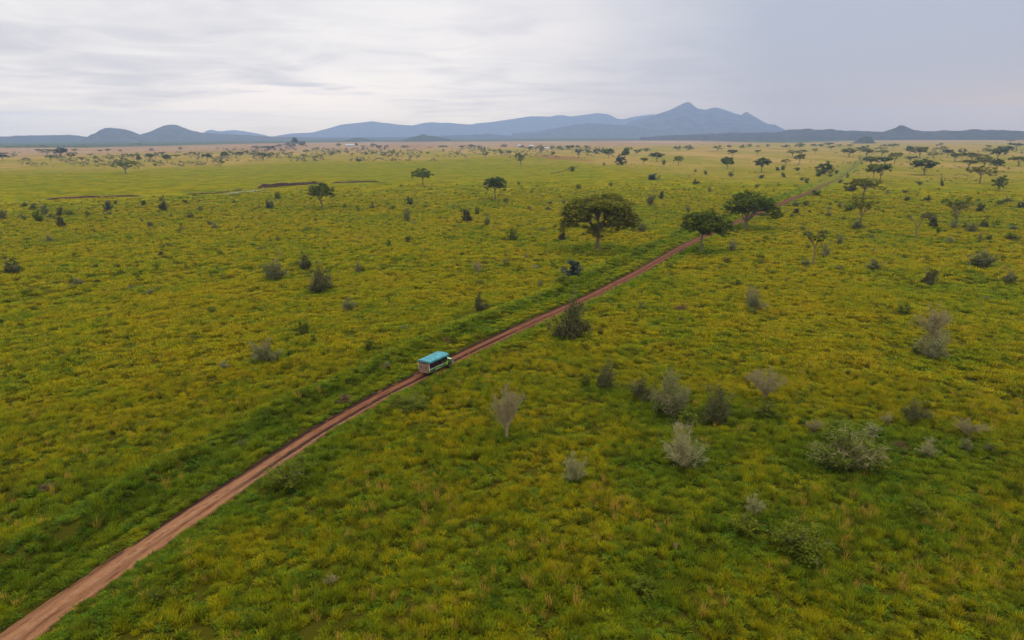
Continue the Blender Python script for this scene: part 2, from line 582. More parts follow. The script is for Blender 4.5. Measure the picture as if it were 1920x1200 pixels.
def build_ground():
    NR = 590
    radii = np.geomspace(6.0, 11950.0, NR)
    angs = np.concatenate([np.linspace(-180, -54, 26)[:-1], np.linspace(-54, 54, 620), np.linspace(54, 180, 26)[1:-1]])
    A = np.radians(angs)
    na = len(A)
    R, AA = np.meshgrid(radii, A, indexing='ij')
    X, Y = R * np.sin(AA), R * np.cos(AA)
    Z = height(X, Y)
    V = np.stack([X, Y, Z], -1).reshape(-1, 3)
    i = np.arange(NR - 1)[:, None] * na
    j = np.arange(na)[None, :]
    j2 = (j + 1) % na
    F = np.stack([i + j, i + na + j, i + na + j2, i + j2], -1).reshape(-1, 4)
    # centre cap
    V = np.concatenate([V, [[0, 0, 0]]])
    c = len(V) - 1
    T = np.stack([np.full(na, c), np.arange(na), (np.arange(na) + 1) % na], 1)
    x, y = V[:, 0], V[:, 1]
    r = np.hypot(x, y)
    az = np.arctan2(x, y)
    off = road_off(x, y)
    ao = np.abs(off)
    verge = verge_f(x, y)
    fe = far_edge(az)
    wob = (fbm(x / 160, y / 160, 31, 4) - 0.5)
    # the belts: olive plain, straw belt, then dry pinkish grass
    rb = r * (1 + 0.35 * wob)
    startd = np.interp(az, [-0.64, -0.3, 0.0, 0.12, 0.3, 0.64], [730, 760, 760, 640, 450, 430])
    dry = sstep(rb, startd, startd * np.interp(az, [-0.3, 0.3], [1.3, 1.8]))
    dry = np.clip(dry * (0.85 + 0.5 * wob), 0, 1)
    startp = np.interp(az, [-0.64, -0.25, 0.0, 0.3, 0.64], [1350, 1350, 1500, 1900, 2600])
    pink = sstep(rb, startp, startp * 1.35)
    # greener meadow beyond the stream
    g1 = sstep(r, 480, 560) * (1 - sstep(r, 760, 900)) * sstep(az, 0.12, 0.0) * sstep(az, -0.62, -0.3)
    green = np.clip(g1 * (0.05 + 0.6 * fbm(x / 60, y / 25, 41, 3)), 0, 1)
    trk = (1 - sstep(ao, 3, 9)) * sstep(r, 380, 480) * (1 - sstep(r, 1000, 1300))
    green = np.maximum(green, 0.75 * trk)
    # bare red soil
    def patch(px, py, wx, wy):
        p = at(px, py)
        q = at(px, py - wy)
        sy = math.hypot(q.x, q.y) - math.hypot(p.x, p.y)
        a0 = math.atan2(p.x, p.y)
        u = (az - a0) / (wx / FPX)
        w = (r - math.hypot(p.x, p.y)) / sy
        return np.exp(-(u * u + w * w) * 1.0)
    soil = np.zeros_like(r)
    for a in ((1030, 293.5, 34, 1.3), (1055, 297, 30, 1.6), (1090, 300.5, 22, 0.9), (1100, 302, 14, .7), (1335, 283.3, 10, .7), (1075, 295, 16, .8)):
        soil = np.maximum(soil, patch(*a))
    soil = np.clip(soil * 2.2 * fbm(x / 9, y / 30, 51, 3), 0, 1)
    soil = np.where(soil > 0.35, soil, soil * 0.4)
    forest = sstep(r / fe, 0.985, 1.03)
    pink = pink * (1 - 0.0 * forest)
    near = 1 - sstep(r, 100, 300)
    me = mesh_np('ground', V, [F, T], [M['ground']], None, True,
                 dict(verge=verge, dry=dry, pink=pink, green=green, soil=soil, forest=forest, near=near))
    link('ground', me, kind='structure')


def verge_f(x, y):
    off = road_off(x, y)
    r = np.hypot(x, y)
    v = np.exp(-((off + 6.5) / 3.6) ** 2) + 0.9 * np.exp(-((off - 3.2) / 2.4) ** 2) + 0.5 * np.exp(-((off) / 2.6) ** 2)
    v = np.clip(v, 0, 1)
    # greener grass low in the view and under the big trees and bushes
    v = v + 0.34 * (1 - sstep(r, 45, 95)) * (0.45 + fbm(x / 14, y / 14, 77, 2))
    for px, py, w in ((1120, 466, 11), (1320, 472, 6), (1400, 428, 8), (1590, 885, 7), (1285, 868, 5), (1255, 782, 4), (1134, 730, 3.5), (1340, 792, 3.5), (1434, 782, 3), (1746, 674, 4.5),
                      (1070, 634, 4), (950, 822, 2.5), (1502, 1034, 4), (1410, 1002, 4), (1213, 1118, 3), (1660, 835, 4), (1812, 846, 3), (502, 680, 3), (604, 548, 4), (516, 526, 3.5), (1841, 500, 4), (547, 906, 3.5)):
        p = at(px, py)
        v = v + 1.1 * np.exp(-((x - p.x) ** 2 + (y - p.y) ** 2) / (w * w))
    return np.clip(v, 0, 1.4)


build_ground()


# ---------------------------------------------------------------- dirt track sheet with wheel ruts
def build_road():
    us = np.array([-1.75, -1.5, -1.32, -1.2, -1.05, -0.9, -0.72, -0.5, -0.25, 0, 0.2, 0.38, 0.52, 0.66, 0.8, 0.95, 1.12, 1.3, 1.5, 1.75])
    n, k = len(RX), len(us)
    U, I = np.meshgrid(us, np.arange(n))
    sI = ROAD_S[I]
    nz = (vnoise(sI / 14, U * 0, 3) - .5) * 0.25
    edge = np.abs(U) / 1.3
    X = RX[I] + TY[I] * (U * 1.0 + nz * 0.4)
    Y = RY[I] - TX[I] * (U * 1.0 + nz * 0.4)
    mud = np.clip(sstep(sI, 14, 30) * (1 - 0.5 * sstep(sI, 74, 92)), 0.35, 1)
    rut = lambda c, w: np.exp(-((U - c - nz * 0.3) / w) ** 2)
    Z = 0.03 - 0.07 * mud * (rut(-0.86, 0.2) + rut(0.66, 0.22)) * 2.0
    Z = Z + (fbm(X * 1.6, Y * 1.6, 61, 3) - 0.5) * 0.07
    Z = np.where(np.abs(U) > 1.4, -0.18, Z)
    Z = np.where(np.abs(U) > 1.6, -0.5, Z)
    V = np.stack([X, Y, Z], -1).reshape(-1, 3)
    i = np.arange(n - 1)[:, None] * k
    j = np.arange(k - 1)[None, :]
    F = np.stack([i + j, i + j + 1, i + k + j + 1, i + k + j], -1).reshape(-1, 4)

    def col(t):
        u, s_ = t.attr('across'), t.attr('along')
        cb = t.n('ShaderNodeCombineXYZ')
        t.put(cb.inputs[0], t.math('MULTIPLY', u, 4.0))
        t.put(cb.inputs[1], t.math('MULTIPLY', s_, 0.5))
        streak = t.noise(cb.outputs[0], 0.8, 5, 0.65, 0.3)
        fine = t.noise(wpos(t), 1.8, 5, 0.7)
        c = t.mix(t.ss(t.math('ADD', t.math('MULTIPLY', streak, 0.7), t.math('MULTIPLY', fine, 0.3)), 0.36, 0.64), rgb(0.110, 0.040, 0.017), rgb(0.195, 0.078, 0.036))
        # paler, drier dust close to the camera
        dryf = t.math('MULTIPLY', t.ss(s_, 50, 14), t.ss(streak, 0.30, 0.55))
        c = t.mix(t.math('MULTIPLY', dryf, 0.80), c, rgb(0.260, 0.126, 0.058))
        fl = t.ss(t.noise(wpos(t), 5.0, 3, 0.7), 0.56, 0.68)
        c = t.mix(t.math('MULTIPLY', fl, 0.45), c, rgb(0.07, 0.028, 0.014))
        wet_shade = t.attr('wet_shade')
        w = t.math('MULTIPLY', wet_shade, t.ss(t.noise(t.vscale(cb.outputs[0], (0.35, 1.2, 1)), 1.0, 4, 0.6, 0.4), 0.26, 0.46))
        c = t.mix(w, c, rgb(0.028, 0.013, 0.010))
        pale = t.math('MULTIPLY', t.attr('pale'), t.ss(fine, 0.42, 0.62))
        c = t.mix(pale, c, rgb(0.27, 0.165, 0.105))
        fade = t.math('MULTIPLY', t.ss(s_, 330, 640), t.ss(t.noise(wpos(t), 0.10, 4, 0.6), 0.25, 0.55))
        c = t.mix(t.math('MULTIPLY', fade, 0.85), c, rgb(0.115, 0.13, 0.012))
        return c
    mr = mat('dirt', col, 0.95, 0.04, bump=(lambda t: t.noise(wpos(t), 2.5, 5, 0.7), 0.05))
    wet_shade = mud * (1.0 * rut(-1.15, 0.20) + 0.5 * rut(-0.86, 0.16) + 1.0 * rut(0.45, 0.26)) + 0.8 * (U < -1.02) * sstep(sI, 4, 16) + 0.25 * (U > 1.15)  # wet mud in the ruts, and bank shade painted dark along the left edge
    wet_shade = wet_shade + 0.12 * (sI > 84)
    pale = np.exp(-((U - 0.80) / 0.15) ** 2) * sstep(sI, 18, 26) * (1 - sstep(sI, 52, 66)) * 0.85 + \
        np.exp(-((U + 0.1) / 0.25) ** 2) * (1 - sstep(sI, 18, 40)) * 0.5
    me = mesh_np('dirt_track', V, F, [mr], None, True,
                 dict(across=U.ravel(), along=sI.ravel(), wet_shade=np.clip(wet_shade, 0, 1).ravel(), pale=pale.ravel()))
    link('dirt_track', me, kind='structure')


build_road()


# ---------------------------------------------------------------- stream: cut earth bank and a strip of water
def build_bank(name, P, ranges, hgt):
    """P: polyline; an eroded earth face with a ragged top, only where ranges(px fraction) say so"""
    d = np.hypot(*np.diff(P, axis=0).T)
    L = np.concatenate([[0], np.cumsum(d)])
    ss_ = np.arange(0, L[-1], 0.9)
    x, y = np.interp(ss_, L, P[:, 0]), np.interp(ss_, L, P[:, 1])
    f = ss_ / L[-1]
    amp = np.zeros_like(f)
    for a, b, m in ranges:
        amp = np.maximum(amp, m * sstep(f, a, a + 0.03) * (1 - sstep(f, b - 0.03, b)))
    rr = np.hypot(x, y)
    ux, uy = x / rr, y / rr
    prof = [(-1.5, -0.5), (0.0, 0.0), (0.35, 0.42), (0.7, 0.62), (1.0, 1.0), (2.2, 1.08), (9.0, 0.2)]
    V = []
    for dd, hh in prof:
        jit = (vnoise(ss_ / 2.2, ss_ * 0 + dd * 5, 71) - .5) * 1.3 * (1 if 0 < dd < 3 else 0)
        top = 1.35 * amp * hgt * (0.75 + 0.5 * vnoise(ss_ / 5, ss_ * 0, 72)) + 0.05
        V.append(np.stack([x + ux * (dd + jit), y + uy * (dd + jit), hh * top - (0.25 if dd < 0 else 0)], -1))
    V = np.stack(V, 1)
    n, k = V.shape[:2]
    i = np.arange(n - 1)[:, None] * k
    j = np.arange(k - 1)[None, :]
    F = np.stack([i + j, i + k + j, i + k + j + 1, i + j + 1], -1).reshape(-1, 4)
    lvl = np.broadcast_to(np.array([p[0] for p in prof])[None, :], (n, k)).ravel()
    amp2 = np.broadcast_to(amp[:, None], (n, k)).ravel()

    def col(t):
        g = grass_color(t, 'GEOMETRY')
        e = t.mix(t.ss(t.noise(wpos(t), 0.8, 4), 0.35, 0.65), rgb(0.040, 0.020, 0.013), rgb(0.095, 0.047, 0.030))
        gm = t.math('MAXIMUM', t.ss(t.math('ADD', t.attr('lvl'), t.noise(wpos(t), 0.6, 3)), 1.9, 2.6), t.ss(t.attr('amp'), 0.5, 0.2))
        return t.mix(gm, e, t.mix(0.5, g, rgb(0.07, 0.12, 0.02)))
    me = mesh_np(name, V.reshape(-1, 3), F, [mat('earth_bank', col, 0.95, 0.1)], None, False,
                 dict(lvl=lvl, amp=amp2, verge=np.full(len(lvl), 0.6)))
    link(name, me, kind='structure')


build_bank('stream_bank', SP, [(0.10, 0.31, 0.5), (0.37, 0.57, 0.45), (0.59, 0.80, 1.25), (0.81, 0.97, 0.6)], 1.1)
build_bank('stream_bank', SP2, [(0.0, 1.0, 0.7)], 0.45)


def build_water():
    near = [(418, 363.6), (440, 361.6), (462, 359.6), (485, 357.8), (505, 355.4)]
    far = [(418, 363.1), (440, 360.8), (462, 358.6), (485, 357.0), (505, 354.9)]
    V, k = [], 0
    for (a, b), (c, d) in zip(near, far):
        V += [at(a, b, 0.28), at(c, d, 0.28)]
    F = [(2 * i, 2 * i + 2, 2 * i + 3, 2 * i + 1) for i in range(4)]
    m = mat('water', rgb(0.10, 0.085, 0.06), 0.12, 0.6)
    link('stream_water', mesh_np('stream_water', [tuple(v) for v in V], np.array(F), [m]), kind='structure')


build_water()


# ---------------------------------------------------------------- mountains and hills
def build_range(name, outline, dist, depth, rough, lo, hi, seed, spur=0.35, bumps=0.0, amp=1.0):
    """outline: pixel polyline of a crest, built as a real massif at its distance"""
    o = np.array(outline, float)
    nx = int(max(60, min(420, (o[-1, 0] - o[0, 0]) / 1.6)))
    nv = 60
    px = np.linspace(o[0, 0], o[-1, 0], nx)
    py = np.interp(px, o[:, 0], o[:, 1])
    crest = np.array([along(a, b, dist) for a, b in zip(px, py)])
    hz = np.maximum(crest[:, 2], 0.0)
    th = np.arctan2(crest[:, 0], crest[:, 1])
    vs = np.linspace(-1, 1, nv)
    V = np.zeros((nx, nv, 3))
    for j, v in enumerate(vs):
        rr = dist + v * depth
        a = th
        arc = th * dist
        w = 1 - abs(v)
        # spurs and gullies running down from the crest
        g = fbm(arc / (depth * spur) + v * 0.6, np.full(nx, v * 2.0 + 3), seed, 4) - 0.5
        shape = w ** 1.15 * (1 + rough * 2.2 * g * (1 - w) * 1.6)
        prof = np.interp(th + (g * 0.10 * (1 - w)) * depth / dist, th, hz)
        k = int(round(nx * 0.012 * (1 - w) * 6)) * 2 + 1
        if k > 1:
            prof = np.convolve(np.pad(prof, k // 2, mode='edge'), np.ones(k) / k, 'valid')
        z = prof * shape
        if bumps:
            z = z + bumps * w * (fbm(arc / (bumps * 3), np.full(nx, rr / (bumps * 3)), seed + 5, 3) - 0.5) * np.minimum(1, hz / 30)
        V[:, j, 0] = rr * np.sin(a)
        V[:, j, 1] = rr * np.cos(a)
        V[:, j, 2] = z - 6 * (1 - w) ** 4 - (2 if abs(v) == 1 else 0)
    i = np.arange(nx - 1)[:, None] * nv
    j = np.arange(nv - 1)[None, :]
    F = np.stack([i + j, i + nv + j, i + nv + j + 1, i + j + 1], -1).reshape(-1, 4)

    def col(t):
        nz = t.noise(wpos(t), 14.0 / depth, 7, 0.68)
        return t.mix(t.ss(nz, 0.38, 0.62), rgb(*lo), rgb(*hi))
    me = mesh_np(name, V.reshape(-1, 3), F, [mat(name + '_rock', col, 0.95, 0.05, bump=(lambda t: t.noise(wpos(t), 30.0 / depth, 5, 0.7), depth * 0.02))], None, True)
    return link(name, me, kind='structure')


D1, D2 = (0.018, 0.022, 0.022), (0.095, 0.095, 0.070)
build_range('mountain', [(1150, 251), (1165, 238), (1173, 233), (1185, 226), (1227, 215), (1257, 205), (1280, 193), (1286, 190.5), (1293, 190), (1300, 196), (1307, 202), (1323, 205), (1333, 202), (1343, 201), (1353, 203), (1367, 208), (1380, 213), (1390, 215), (1399, 208.5), (1413, 217), (1430, 227), (1440, 232), (1453, 233), (1462, 238), (1470, 242), (1485, 248)],
            8000, 1400, 0.55, D1, D2, 3)
build_range('mountain', [(960, 250), (1003, 247), (1030, 242), (1057, 237), (1080, 233), (1107, 230), (1130, 232), (1157, 233), (1190, 237), (1240, 243), (1300, 250)],
            6900, 650, 0.5, D1, D2, 9)
build_range('mountain', [(520, 254), (547, 250), (587, 248), (617, 240), (640, 233), (660, 231), (697, 227), (720, 230), (747, 233), (773, 235), (800, 229), (812, 228.5), (827, 230), (840, 229.5), (853, 231), (883, 233), (900, 230), (923, 228), (957, 223), (997, 217), (1033, 218), (1042, 215.5), (1053, 215), (1070, 218), (1093, 215), (1120, 211), (1140, 213), (1157, 222), (1173, 223), (1210, 235), (1250, 250)],
            11100, 700, 0.5, D1, D2, 17)
build_range('mountain', [(1100, 240), (1150, 224), (1173, 222), (1190, 218), (1205, 216), (1222, 213), (1235, 216), (1260, 228), (1300, 245)],
            11650, 250, 0.4, D1, D2, 25)
build_range('mountain', [(370, 256), (387, 245), (397, 243), (413, 246), (425, 244.5), (440, 243.5), (458, 246), (477, 249), (500, 254)],
            11500, 350, 0.4, D1, D2, 29)
build_range('domed_hill', [(140, 272), (150, 266), (160, 258.5), (170, 253), (178, 250), (187, 244), (197, 240.5), (207, 239), (227, 240), (238, 242.5), (247, 245), (256, 249), (265, 253), (275, 260), (292, 270)],
            5400, 500, 0.35, D1, D2, 33, bumps=13)
build_range('domed_hill', [(235, 268), (255, 257), (268, 251.5), (285, 245.5), (300, 238), (310, 234.5), (322, 233.5), (332, 234), (343, 238), (355, 243.5), (375, 248), (400, 250.5), (440, 252), (480, 254.5), (540, 257), (600, 262)],
            6000, 600, 0.35, D1, D2, 37, bumps=13)
build_range('forested_ridge', [(-260, 254), (-100, 255), (0, 255), (30, 254.5), (70, 254), (95, 252.5), (125, 253), (160, 256), (220, 262), (300, 266)],
            6400, 500, 0.3, D1, (0.055, 0.058, 0.045), 41, bumps=14)
build_range('forested_ridge', [(430, 259), (520, 256), (600, 258), (700, 257.5), (760, 257), (870, 253), (915, 251), (950, 254), (1010, 256), (1100, 252), (1180, 254), (1260, 255)],
            6700, 500, 0.3, D1, (0.055, 0.058, 0.045), 43, bumps=12)
build_range('wooded_hill', [(752, 262), (765, 259), (780, 255), (793, 251.8), (802, 254), (815, 255.5), (832, 258.5), (845, 261)],
            3800, 160, 0.3, (0.02, 0.03, 0.016), (0.05, 0.06, 0.035), 45, bumps=7)
build_range('wooded_hill', [(645, 264), (660, 259.5), (672, 258), (690, 260.5), (705, 263)],
            3950, 140, 0.3, (0.02, 0.03, 0.016), (0.05, 0.06, 0.035), 47, bumps=6)
build_range('forested_ridge', [(1200, 258), (1250, 254), (1280, 253), (1360, 249.5), (1447, 248), (1480, 244), (1500, 242), (1512, 241), (1533, 244), (1550, 242.5), (1563, 241.7), (1580, 246), (1630, 246), (1700, 247), (1760, 246), (1820, 242.7), (1847, 243), (1920, 246), (2020, 244), (2200, 246)],
            4100, 600, 0.3, D1, (0.055, 0.058, 0.045), 51, bumps=13)
build_range('pointed_hill', [(1650, 250), (1663, 245), (1677, 240), (1686, 235.5), (1693, 234), (1700, 237.5), (1710, 242.7), (1730, 245.7), (1745, 250)],
            3950, 200, 0.3, D1, (0.055, 0.058, 0.045), 55, bumps=6)
build_range('wooded_hill', [(1596, 268), (1606, 264), (1614, 258.5), (1624, 255.2), (1634, 257), (1639, 265), (1642, 268)],
            2450, 50, 0.3, (0.02, 0.026, 0.016), (0.05, 0.055, 0.035), 57, bumps=4)
#CATALOG


# ---------------------------------------------------------------- tall grass: tufts scattered over the near plain
def tuft_mesh(name, seed, nb, hgt, spread, wid, lean, m, herb=False, segs=3):
    r = np.random.default_rng(seed)
    g = Geo()
    for _ in range(nb):
        a = r.uniform(0, 2 * math.pi)
        rad = spread * math.sqrt(r.uniform(0, 1))
        bx, by = rad * math.cos(a), rad * math.sin(a)
        da = a + r.normal(0, 0.9)
        L = hgt * r.uniform(0.5, 1.1) * (1 - 0.35 * rad / spread)
        ln = lean * r.uniform(0.3, 1.3)
        w = wid * r.uniform(0.6, 1.3)
        sx, sy = -math.sin(da) * w, math.cos(da) * w
        P = []
        for k in range(segs + 1):
            f = k / segs
            out = ln * L * f ** 1.8
            z = L * (f - 0.28 * ln * f * f)
            ww = (1 - f) if not herb else math.sin(math.pi * min(0.97, 0.12 + f * 0.9))
            if k == segs:
                ww = 0.0
            P.append((bx + math.cos(da) * out, by + math.sin(da) * out, z, ww))
        V, F = [], []
        for (x, y, z, ww) in P[:-1]:
            V += [(x - sx * ww, y - sy * ww, z), (x + sx * ww, y + sy * ww, z)]
        V.append(P[-1][:3])
        F = [(2 * k, 2 * k + 1, 2 * k + 3, 2 * k + 2) for k in range(segs - 1)]
        t = r.uniform(0, 1)
        if F:
            g.add(V, F, 0, t)
            n = g.n - len(V)
            g.f3.append(np.array([[n + 2 * segs - 2, n + 2 * segs - 1, n + 2 * segs]]))
            g.m3.append(np.array([0]))
        else:
            g.add(V, [(0, 1, 2)], 0, t)
    return g.mesh(name, [m])


def build_grass():
    tm = [tuft_mesh('grass_tuft', 1, 78, 0.78, 0.27, 0.038, 0.60, M['blade']),
          tuft_mesh('grass_tuft', 2, 72, 0.56, 0.33, 0.042, 0.85, M['blade']),
          tuft_mesh('leafy_herb', 3, 70, 0.42, 0.38, 0.070, 0.9, M['herb'], True),
          tuft_mesh('straw_tuft', 4, 26, 1.30, 0.20, 0.020, 0.38, M['straw']),
          tuft_mesh('far_tuft', 5, 56, 0.78, 0.55, 0.115, 0.85, M['blade'], False, 2),
          tuft_mesh('far_herb', 6, 44, 0.55, 0.65, 0.14, 0.9, M['herb'], True, 2)]
    protos = []
    for i, me in enumerate(tm):
        protos.append(bpy.data.objects.new(me.name, me))      # only referenced by the scatter, never linked
    rng = np.random.default_rng(7)
    P = []

    def band(r0, r1, dens, kinds, probs, s0, s1, half=46):
        A = math.radians(half)
        area = A * (r1 * r1 - r0 * r0)
        n = int(area * dens)
        r = np.sqrt(rng.uniform(r0 * r0, r1 * r1, n))
        a = rng.uniform(-A, A, n)
        x, y = r * np.sin(a), r * np.cos(a)
        k = rng.choice(kinds, n, p=probs)
        s = rng.uniform(s0, s1, n)
        P.append(np.stack([x, y, k, s], 1))
    band(26, 62, 6.4, [0, 1, 2, 3], [.39, .31, .235, .065], .75, 1.35, 54)
    band(62, 100, 4.2, [0, 1, 2, 3], [.43, .36, .195, .015], .95, 1.5)
    band(100, 165, 2.1, [4, 5], [.80, .20], .9, 1.35, 43)
    band(165, 480, 0.80, [4, 5], [.82, .18], 1.0, 1.6, 42)
    P = np.concatenate(P)
    x, y, k, s = P.T
    off = road_off(x, y)
    r = np.hypot(x, y)
    clear = 1.22 + 0.62 * vnoise(x / 1.7, y / 1.7, 91) + np.where(k >= 4, 0.7, 0.15)
    keep = np.abs(off) > clear
    # patchy height: tussocky stands and trodden hollows; herbs prefer greener places
    ht = 0.35 + 1.25 * fbm(x / 3.2, y / 3.2, 92, 3)
    tus = vnoise(x / 1.9, y / 1.9, 95)
    v = verge_f(x, y)
    ht = ht * np.where(np.abs(off) < 3.2, 0.50, 1.0) * (1 - 0.15 * np.clip(v, 0, 1))
    herb = (k == 2) | (k == 5)
    keep &= ~((tus < 0.30) & (rng.uniform(0, 1, len(x)) < 0.62) & (np.abs(off) > 3.0))
    hp = fbm(x / 7, y / 7, 93, 3)
    keep &= ~(herb & (hp < 0.40) & (v < 0.3))
    keep &= ~((k == 3) & (fbm(x / 9, y / 9, 94, 2) < 0.5))
    keep &= rng.uniform(0, 1, len(x)) > sstep(r, 150, 470) * 0.98
    keep &= (stream_rise(x, y) < 0.01)
    x, y, k, s, ht, v, r = [q[keep] for q in (x, y, k, s, ht, v, r)]
    n = len(x)
    z = height(x, y) - 0.05
    me = mesh_np('tall_grass', np.stack([x, y, z], 1), np.zeros((0, 3), int), []) if False else bpy.data.meshes.new('tall_grass')
    me.vertices.add(n)
    me.vertices.foreach_set('co', np.stack([x, y, z], 1).astype(np.float32).ravel())
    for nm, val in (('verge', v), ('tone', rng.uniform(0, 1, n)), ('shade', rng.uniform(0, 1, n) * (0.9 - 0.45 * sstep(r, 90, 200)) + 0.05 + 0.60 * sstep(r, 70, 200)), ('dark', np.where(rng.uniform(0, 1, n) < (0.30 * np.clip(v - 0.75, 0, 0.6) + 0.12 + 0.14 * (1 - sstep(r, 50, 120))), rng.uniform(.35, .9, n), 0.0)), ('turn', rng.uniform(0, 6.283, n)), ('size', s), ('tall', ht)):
        a_ = me.attributes.new(nm, 'FLOAT', 'POINT')
        a_.data.foreach_set('value', val.astype(np.float32))
    a_ = me.attributes.new('pick', 'INT', 'POINT')
    a_.data.foreach_set('value', k.astype(np.int32))
    o = link('tall_grass', me, kind='stuff', label='tall tussocky green and straw-yellow grass covering the plain', category='grass')
    ng = bpy.data.node_groups.new('scatter', 'GeometryNodeTree')
    ng.interface.new_socket('Geometry', in_out='INPUT', socket_type='NodeSocketGeometry')
    ng.interface.new_socket('Geometry', in_out='OUTPUT', socket_type='NodeSocketGeometry')
    N = ng.nodes.new
    gi, go = N('NodeGroupInput'), N('NodeGroupOutput')

    def named(nm, typ='FLOAT'):
        q = N('GeometryNodeInputNamedAttribute')
        q.data_type = typ
        q.inputs[0].default_value = nm
        return q.outputs[0]
    last = N('GeometryNodeJoinGeometry')
    for i, pr in enumerate(protos):
        oi = N('GeometryNodeObjectInfo')
        oi.inputs[0].default_value = pr
        oi.inputs['As Instance'].default_value = True
        cmp_ = N('FunctionNodeCompare')
        cmp_.data_type = 'INT'
        cmp_.operation = 'EQUAL'
        ints = [s_ for s_ in cmp_.inputs if s_.type == 'INT']
        ng.links.new(named('pick', 'INT'), ints[0])
        ints[1].default_value = i
        ip = N('GeometryNodeInstanceOnPoints')
        ng.links.new(gi.outputs[0], ip.inputs['Points'])
        ng.links.new(cmp_.outputs[0], ip.inputs['Selection'])
        ng.links.new(oi.outputs['Geometry'], ip.inputs['Instance'])
        cr = N('ShaderNodeCombineXYZ')
        ng.links.new(named('turn'), cr.inputs[2])
        ng.links.new(cr.outputs[0], ip.inputs['Rotation'])
        cs = N('ShaderNodeCombineXYZ')
        sz = named('size')
        mu = N('ShaderNodeMath')
        mu.operation = 'MULTIPLY'
        ng.links.new(sz, mu.inputs[0])
        ng.links.new(named('tall'), mu.inputs[1])
        ng.links.new(sz, cs.inputs[0])
        ng.links.new(sz, cs.inputs[1])
        ng.links.new(mu.outputs[0], cs.inputs[2])
        ng.links.new(cs.outputs[0], ip.inputs['Scale'])
        ng.links.new(ip.outputs[0], last.inputs[0])
    ng.links.new(last.outputs[0], go.inputs[0])
    md = o.modifiers.new('scatter', 'NODES')
    md.node_group = ng
    print('grass tufts', n)


build_grass()


# ---------------------------------------------------------------- trees and bushes
def leafcards(rng, C, size, up=0.35, aspect=1.6):
    """small leaf-spray quads at centres C"""
    n = len(C)
    nrm = rng.normal(0, 1, (n, 3))
    nrm[:, 2] = np.abs(nrm[:, 2]) + up * 2
    nrm /= np.linalg.norm(nrm, axis=1)[:, None]
    a = np.cross(nrm, rng.normal(0, 1, (n, 3)))
    a /= np.linalg.norm(a, axis=1)[:, None] + 1e-9
    b = np.cross(nrm, a)
    s = size * rng.uniform(0.6, 1.35, n)[:, None]
    V = np.stack([C - a * s * 0.5 * aspect, C + b * s * 0.42, C + a * s * 0.5 * aspect, C - b * s * 0.42], 1).reshape(-1, 3)
    F = np.arange(4 * n).reshape(-1, 4)
    return V, F


def crown_from_lobes(rng, lobes, nleaf, size, clump=0.9, up=0.35, thin=1.0):
    """lobes: (x,y,z,rx,ry,rz); leaves gather in clumps near the lobe surfaces"""
    tot = sum(l[3] * l[4] for l in lobes)
    Cs, Ts, ends = [], [], []
    for l in lobes:
        c, rad = np.array(l[:3]), np.array(l[3:6])
        nl = int(nleaf * l[3] * l[4] / tot)
        nc = max(3, int(nl / 42))
        d = rng.normal(0, 1, (nc, 3))
        d[:, 2] = d[:, 2] * 0.9 + 0.35
        d /= np.linalg.norm(d, axis=1)[:, None]
        q = rng.uniform(0.45, 1.04, nc)[:, None] ** 0.6
        cc = c + d * rad * q
        ends.append(cc)
        ct = rng.uniform(0, 1, nc)
        csz = clump * rng.uniform(0.55, 1.25, nc)
        idx = rng.integers(0, nc, nl)
        off = rng.normal(0, 0.5, (nl, 3)) * csz[idx][:, None]
        off[:, 2] *= 0.55
        Cs.append(cc[idx] + off)
        Ts.append(np.clip(ct[idx] * 0.65 + rng.uniform(0, 0.35, nl), 0, 1))
    C, T = np.concatenate(Cs), np.concatenate(Ts)
    V, F = leafcards(rng, C, size, up)
    return V, F, np.repeat(T, 4), np.concatenate(ends)


def limbs(rng, g, base, split, ends, r0, nmain=5, curve=0.0, sides=5, slot=0, nsub=26, top=None):
    """trunk from base to split, then limbs fanning out to the leaf clumps"""
    base, split = Vector(base), Vector(split)
    n = 7
    P = []
    for i in range(n):
        f = i / (n - 1)
        p = base.lerp(split, f)
        p.x += math.sin(f * math.pi) * curve
        P.append(p)
    g.tube(P, [r0 * (1.45 - 0.6 * min(1, f * 4) if f < .25 else 0.85 - .15 * f) for f in [i / (n - 1) for i in range(n)]], 8, slot, tint=0.4)
    E = np.array(ends)
    if len(E) > nsub:
        E = E[rng.choice(len(E), nsub, replace=False)]
    ang = np.arctan2(E[:, 1] - split.y, E[:, 0] - split.x)
    order = np.argsort(ang)
    groups = np.array_split(order, nmain)
    for gr in groups:
        if not len(gr):
            continue
        m = E[gr].mean(0)
        jn = Vector((split.x + (m[0] - split.x) * 0.42, split.y + (m[1] - split.y) * 0.42, split.z + (m[2] - split.z) * 0.52))
        mid = split.lerp(jn, 0.5) + Vector(rng.normal(0, 0.05, 3)) * (jn - split).length + Vector((0, 0, -0.04 * (jn - split).length))
        g.tube([split, mid, jn], [r0 * .62, r0 * .48, r0 * .36], sides, slot, tint=0.5)
        for e in gr:
            ev = Vector(E[e])
            k = jn.lerp(ev, 0.5) + Vector(rng.normal(0, 0.10, 3)) * (ev - jn).length + Vector((0, 0, 0.06 * (ev - jn).length))
            g.tube([jn, k, ev], [r0 * .30, r0 * .17, r0 * .06], 4, slot, cap=False, tint=0.6)


ZONE_USED = {}


def thing(name, loc, label, category, group=None, rotz=0.0, scale=(1, 1, 1)):
    o = bpy.data.objects.new(name, None)
    COL.objects.link(o)
    o.location = loc
    o.rotation_euler = (0, 0, rotz)
    o.scale = scale
    o.empty_display_size = 0.5
    o['label'] = label
    o['category'] = category
    if group:
        o['group'] = group
    return o


def ground_at(px, py):
    p = at(px, py)
    for _ in range(4):
        p = at(px, py, float(height(p.x, p.y)))
    return p


